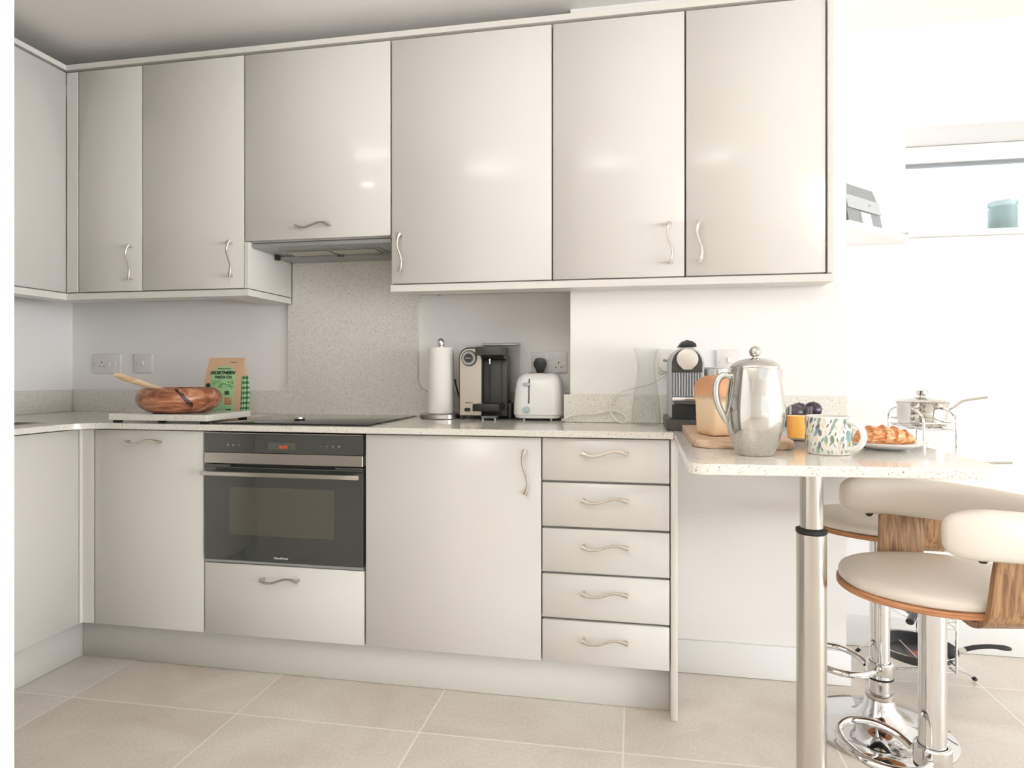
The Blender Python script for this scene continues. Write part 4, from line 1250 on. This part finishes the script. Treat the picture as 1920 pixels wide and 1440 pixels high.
# ------------------------------------------------------------------ pan rack
RX0, RX1, RY0, RY1 = 0.938, 1.035, 0.30, 0.60
t = thing('pan_rack', 'tall thin chrome wire pan rack with splayed feet beyond the breakfast bar', 'rack', ((RX0 + RX1) / 2, (RY0 + RY1) / 2, 0))
wr_ = 0.0032
for x_, name in ((RX0, 'leg_frame'), (RX1, 'leg_frame')):
    pts = [(x_, RY0, 0.09), (x_, RY0, 0.90)] + [(x_, RY0 + (RY1 - RY0) * (0.5 - 0.5 * math.cos(PI * k / 10)), 0.915 + 0.042 * math.sin(PI * k / 10)) for k in range(0, 11)] + [(x_, RY1, 0.90), (x_, RY1, 0.09)]
    MB().tube(pts, wr_ + 0.0008, 8).build(name, M['chrome'], t, world=True)
tiers = [0.885, 0.665, 0.475, 0.235, 0.090]
for z_ in tiers:
    b = MB()
    for dz in (0.0, 0.022):
        b.tube([(RX0, RY0, z_ + dz), (RX1, RY0, z_ + dz), (RX1, RY1, z_ + dz), (RX0, RY1, z_ + dz)], wr_ * 0.75, 6, closed=True)
    for k in range(1, 6):
        yy = RY0 + (RY1 - RY0) * k / 6
        b.tube([(RX0, yy, z_), (RX1, yy, z_)], wr_ * 0.6, 6)
    sc_ = 1.0
    cxm, cym = (RX0 + RX1) / 2, (RY0 + RY1) / 2
    b.tube([(cxm + 0.085 * math.cos(a * PI / 12), cym + 0.10 * math.sin(a * PI / 12), z_) for a in range(24)], wr_ * 0.7, 6, closed=True)
    b.build('shelf_tier', M['chrome'], t, world=True)
for x_, y_, fx, fy in ((RX0, RY0, 0.802, 0.30), (RX1, RY0, 1.165, 0.26), (RX0, RY1, 0.83, 0.62), (RX1, RY1, 1.165, 0.62)):
    fy = {0.30: 0.44, 0.26: 0.46}.get(fy, fy)
    MB().tube([(x_, y_, 0.10), ((x_ + fx) / 2, (y_ + fy) / 2, 0.06), (fx, fy, 0.012)], wr_, 8).build('foot_strut', M['chrome'], t, world=True)
    dv = (Vector((fx, fy, 0.006)) - Vector(((x_ + fx) / 2, (y_ + fy) / 2, 0.06))).normalized()
    MB().tube([Vector((fx, fy, 0.0085)) - dv * 0.02, Vector((fx, fy, 0.0085))], 0.007, 10).build('foot', M['softblack'], t, world=True)


def saucepan(label, loc, r, h, hdir, hz=None, lid=False, hlen=0.15, black=False, rise=0.02, group='pans on the wire rack'):
    t = thing('saucepan', label, 'pan', loc, hdir, group)
    MB().lathe([(0.0, 0.0), (r * 0.90, 0.0), (r * 0.94, 0.004), (r * 0.97, h * 0.25), (r, h * 0.55), (r * 0.98, h * 0.85), (r * 1.04, h), (r * 1.02, h), (r * 0.95, h * 0.85), (r * 0.96, h * 0.5), (r * 0.9, 0.006), (0.0, 0.005)], n_=48).build('body', M['polished'], t)
    mt_ = M['black'] if black else M['polished']
    pts = smooth_path([(r * 0.98, 0, h * 0.62), (r + 0.02, 0, h * 0.80), (r + 0.05, 0, h * 0.95 + rise * 0.5), (r + hlen, 0, h * 0.98 + rise)], 5)
    MB().tube(pts, [(0.006 + 0.0035 * min(1, k / 8)) * (1.35 if black else 1) for k in range(len(pts))], 10, flat=0.5 if not black else 0.8, up=(0, 1, 0)).build('handle', mt_, t)
    if lid:
        lo_ = MB().lathe([(0.0, h + 0.0008), (r * 1.04, h + 0.0008), (r * 1.05, h + 0.003), (r * 0.9, h + 0.008), (r * 0.4, h + 0.014), (0.012, h + 0.016), (0.0, h + 0.0165)], n_=48).build('lid', M['polished'], t)
        MB().lathe([(0.024, 0.0), (0.024, 0.002), (0.012, 0.003), (0.011, 0.008), (0.018, 0.012), (0.0185, 0.024), (0.016, 0.026), (0.0, 0.0265)], n_=32, z=h + 0.0155).build('knob', M['polished'], lo_)
    return t


pcx, pcy = (RX0 + RX1) / 2, (RY0 + RY1) / 2
saucepan('small polished saucepan with lid on top of the wire rack, handle to the right', (0.993, pcy, tiers[0] + 0.004), 0.078, 0.082, -0.05, lid=True, hlen=0.12)
saucepan('larger saucepan on the second tier, only its long handle tip showing beyond the bar', (1.0, pcy + 0.0, tiers[1] + 0.004), 0.088, 0.09, -0.12, hlen=0.17, rise=0.012)
saucepan('shiny saucepan on the middle tier, glimpsed between the two stool backrests', (1.0, pcy, tiers[2] + 0.004), 0.080, 0.085, 1.3, hlen=0.13)
saucepan('saucepan with a black handle pointing forwards on the lower tier, behind the stool poles', (0.995, pcy, tiers[3] + 0.004), 0.075, 0.05, -2.1, hlen=0.16, black=True, rise=-0.02)
t = thing('frying_pan', 'round black non-stick frying pan with red centre spot, lowest on the rack', 'pan', (0.962, 0.415, tiers[4] + 0.004), -0.04, 'pans on the wire rack')
MB().lathe([(0.0, 0.0), (0.095, 0.0), (0.102, 0.003), (0.121, 0.034), (0.124, 0.037), (0.1225, 0.0385), (0.118, 0.036), (0.0985, 0.0075), (0.0, 0.0065)], n_=56).build('body', M['nonstick'], t)
MB().lathe([(0.1225, 0.0388), (0.1245, 0.0382), (0.1255, 0.0368), (0.124, 0.0362)], n_=56, close=False).build('rim', M['polished'], t)
MB().lathe([(0.0, 0.0068), (0.022, 0.0068), (0.022, 0.0074), (0.0, 0.0074)], n_=24).build('centre_spot', M['pupil'], t, label='red heat spot')
MB().tube([(0.118, 0, 0.026), (0.135, 0, 0.031), (0.150, 0, 0.036)], [0.014, 0.012, 0.011], 12, flat=0.6, up=(0, 1, 0)).build('handle_bracket', M['polished'], t)
MB().tube(smooth_path([(0.148, 0, 0.0355), (0.18, 0, 0.046), (0.23, 0, 0.053), (0.285, 0, 0.050)], 5), [0.011] * 4 + [0.0105] * 8 + [0.012, 0.0125, 0.011, 0.007], 12, flat=0.65, up=(0, 1, 0)).build('handle', M['softblack'], t)

# ------------------------------------------------------------------ bar stools
def stool(label, x, y, th, zc, dz=0.0):
    t = thing('bar_stool', label, 'bar stool', (x, y, 0.0005), th, 'bar stools at the breakfast bar')
    up_ = []
    bo_ = MB().lathe([(0.0, 0.0), (0.198, 0.0), (0.2, 0.002), (0.2, 0.007), (0.196, 0.010), (0.15, 0.016), (0.10, 0.026), (0.065, 0.046), (0.045, 0.076), (0.0385, 0.102), (0.0, 0.102)], n_=80).build('base', M['chrome'], t, angle=50)
    MB().lathe([(0.0, 0.1022), (0.037, 0.1022), (0.039, 0.104), (0.039, 0.114), (0.036, 0.116), (0.0, 0.1162)], n_=40).build('base_ring', M['steel'], t)
    MB().lathe([(0.0, 0.1165), (0.0285, 0.1165), (0.0285, zc + 0.001), (0.0, zc + 0.001)], n_=40).build('column', M['chrome'], t)
    MB().lathe([(0.0, zc + 0.002), (0.0275, zc + 0.002), (0.0275, 0.585), (0.0, 0.585)], n_=40).build('upper_column', M['chrome'], t)
    co = MB().lathe([(0.029, zc - 0.014), (0.035, zc - 0.014), (0.0375, zc - 0.010), (0.0375, zc + 0.028), (0.035, zc + 0.031), (0.029, zc + 0.031), (0.029, zc - 0.014)], n_=40, close=False).build('footrest_collar', M['chrome'], t)
    MB().lathe([(0.0291, zc - 0.018), (0.037, zc - 0.018), (0.037, zc - 0.0145), (0.0291, zc - 0.0145), (0.0291, zc - 0.018)], n_=40, close=False).build('collar_seal', M['softblack'], co)
    fr = [(-0.028, 0.030, zc + 0.008), (-0.045, 0.062, zc + 0.02), (-0.085, 0.095, zc + 0.028), (-0.135, 0.098, zc + 0.03), (-0.178, 0.062, zc + 0.03), (-0.192, 0.0, zc + 0.03), (-0.178, -0.062, zc + 0.03), (-0.135, -0.098, zc + 0.03), (-0.085, -0.095, zc + 0.028), (-0.045, -0.062, zc + 0.02), (-0.028, -0.030, zc + 0.008)]
    MB().tube(smooth_path(fr, 5), 0.0095, 14).build('footrest_ring', M['chrome'], t)
    MB().box(-0.09, 0.09, -0.075, 0.075, 0.5855, 0.5905, 0.002, 1).build('mount_plate', M['softblack'], t)
    # seat
    def outline(sx_, sy_, n_=56, e=2.12):
        out = []
        for k in range(n_):
            a_ = 2 * PI * k / n_
            c_, s_ = math.cos(a_), math.sin(a_)
            ax = sx_ * (0.93 if c_ < 0 else 1.0)
            out.append((ax * math.copysign(abs(c_) ** (2 / e), c_), sy_ * math.copysign(abs(s_) ** (2 / e), s_)))
        return out
    def bend(x_, y_):
        return 0.0 - 0.010 * max(0, (-x_ - 0.12) / 0.1) ** 2 - 0.004 * (abs(y_) / 0.2) ** 2
    def layer(sx_, sy_, z_):
        return [(a, c, z_ + bend(a, c)) for a, c in outline(sx_, sy_)]
    MB().rings([layer(0.202, 0.179, 0.604), layer(0.205, 0.181, 0.6055), layer(0.205, 0.181, 0.6155), layer(0.203, 0.180, 0.617)]).build('seat_shell', M['plyedge'], t, angle=50)
    MB().rings([layer(0.197, 0.174, 0.6175), layer(0.2005, 0.178, 0.622), layer(0.2005, 0.178, 0.632), layer(0.197, 0.174, 0.639), layer(0.186, 0.164, 0.6445), layer(0.14, 0.125, 0.648), layer(0.07, 0.06, 0.649)]).build('seat_pad', M['leather'], t, angle=70)
    # bent plywood supports
    for s_ in (-1, 1):
        path = [(0.03, 0.5965), (0.09, 0.590), (0.135, 0.583)] + [(0.142 + 0.052 * math.sin(math.radians(a)), 0.6345 - 0.052 * math.cos(math.radians(a))) for a in range(0, 91, 9)] + [(0.197, 0.69), (0.203, 0.742)]
        nrm = []
        rg = []
        hw0 = 0.055
        bx = 0.04
        for i, (yy, zz_) in enumerate(path):
            p_ = Vector(path[max(i - 1, 0)])
            q_ = Vector(path[min(i + 1, len(path) - 1)])
            d_ = (q_ - p_).normalized()
            nn_ = Vector((-d_.y, d_.x)) * 0.0062
            lean = 0.010 * max(0, (zz_ - 0.62) / 0.12)
            a1 = (yy + nn_.x, zz_ + nn_.y)
            a2 = (yy - nn_.x, zz_ - nn_.y)
            rg.append([(bx + q2 * hw0 + lean, s_ * a3[0], a3[1]) for q2, a3 in ((-1, a1), (1, a1), (1, a2), (-1, a2))])
        so = MB().rings(rg).build('side_support', M['walnut'], t, angle=40)
        for bx_ in (bx - 0.072, bx + 0.092):
            MB().cyl((bx_, s_ * 0.203, 0.7285), (bx_, s_ * 0.203, 0.721), 0.011, 0.006, 12).build('bolt', M['softblack'], so)
    # wrap-around back pad
    half = [(-0.103, 0.197), (-0.065, 0.204), (-0.01, 0.209), (0.06, 0.206), (0.13, 0.190), (0.185, 0.155), (0.222, 0.10), (0.238, 0.035)]
    ctr = [(a, -c) for a, c in half] + [(a, c) for a, c in reversed(half)]
    path = smooth_path([(a, c, 0.0) for a, c in ctr], 5)
    n_ = len(path)
    rg = []
    for i, p_ in enumerate(path):
        tt = (path[min(i + 1, n_ - 1)] - path[max(i - 1, 0)]).normalized()
        nr = Vector((tt.y, -tt.x, 0))
        e_ = min(i, n_ - 1 - i) / 9.0
        sc_ = math.sqrt(max(0.02, 1 - (1 - min(1, e_)) ** 2))
        if e_ == 0:
            sc_ = 0.18
        hh_ = 0.049 * (0.35 + 0.65 * sc_)
        th_ = 0.027 * (0.25 + 0.75 * sc_)
        zc_ = 0.775 - 0.020 * max(0, min(1, (p_.x + 0.02) / 0.26))
        r_ = []
        for q_ in range(20):
            a_ = 2 * PI * q_ / 20
            ca, sa = math.cos(a_), math.sin(a_)
            u1 = math.copysign(abs(ca) ** 0.75, ca) * th_
            v1_ = math.copysign(abs(sa) ** 0.75, sa) * hh_
            r_.append(tuple(p_ + nr * u1 + Vector((0, 0, zc_ + v1_))))
        rg.append(r_)
    bp = MB().rings(rg).build('back_pad', M['leather'], t, angle=70)
    sm = MB()
    i = n_ // 2
    for off in (-1,):
        r_ = [Vector(v) for v in rg[i]]
        c_ = sum(r_, Vector()) / len(r_)
        sm.tube([c_ + (v - c_) * 1.012 for v in r_], 0.0011, 6, closed=True)
    sm.build('seam', M['thread'], bp)
    lv_ = MB()
    lv_.tube([(0.03, 0.05, 0.583), (0.06, 0.13, 0.575), (0.065, 0.20, 0.572)], 0.005, 8)
    lv_.build('height_lever', M['chrome'], t)
    for ch in t.children:
        if ch.name.split('.')[0] in ('seat_shell', 'seat_pad', 'side_support', 'back_pad', 'mount_plate', 'height_lever'):
            ch.location.z += dz
    return t


stool('cream bar stool in front, nearest the camera, cut off by the right edge', 0.651, -0.461, 0.17, 0.218, -0.010)
stool('cream bar stool tucked in behind the nearer one, its round chrome base in view', 0.724, 0.064, 0.05, 0.178, 0.006)

# invented uplighter stand around the added ceiling fill, out of view
t = thing('fill_uplighter', 'slim white invented uplighter holding the added fill light, behind the viewer', 'lamp', (-0.62, -2.45, 0.0005))
MB().lathe([(0.0, 0.0), (0.14, 0.0), (0.14, 0.012), (0.02, 0.022), (0.0, 0.022)], n_=40).build('base', M['skirting'], t)
MB().lathe([(0.0, 0.0225), (0.012, 0.0225), (0.012, 1.45), (0.0, 1.45)], n_=20).build('pole', M['skirting'], t)
MB().lathe([(0.0, 1.4505), (0.05, 1.4505), (0.23, 1.53), (0.305, 1.60), (0.30, 1.60), (0.225, 1.535), (0.048, 1.458), (0.0, 1.458)], n_=48).build('fill_shade', M['skirting'], t)
bpy.context.view_layer.update()
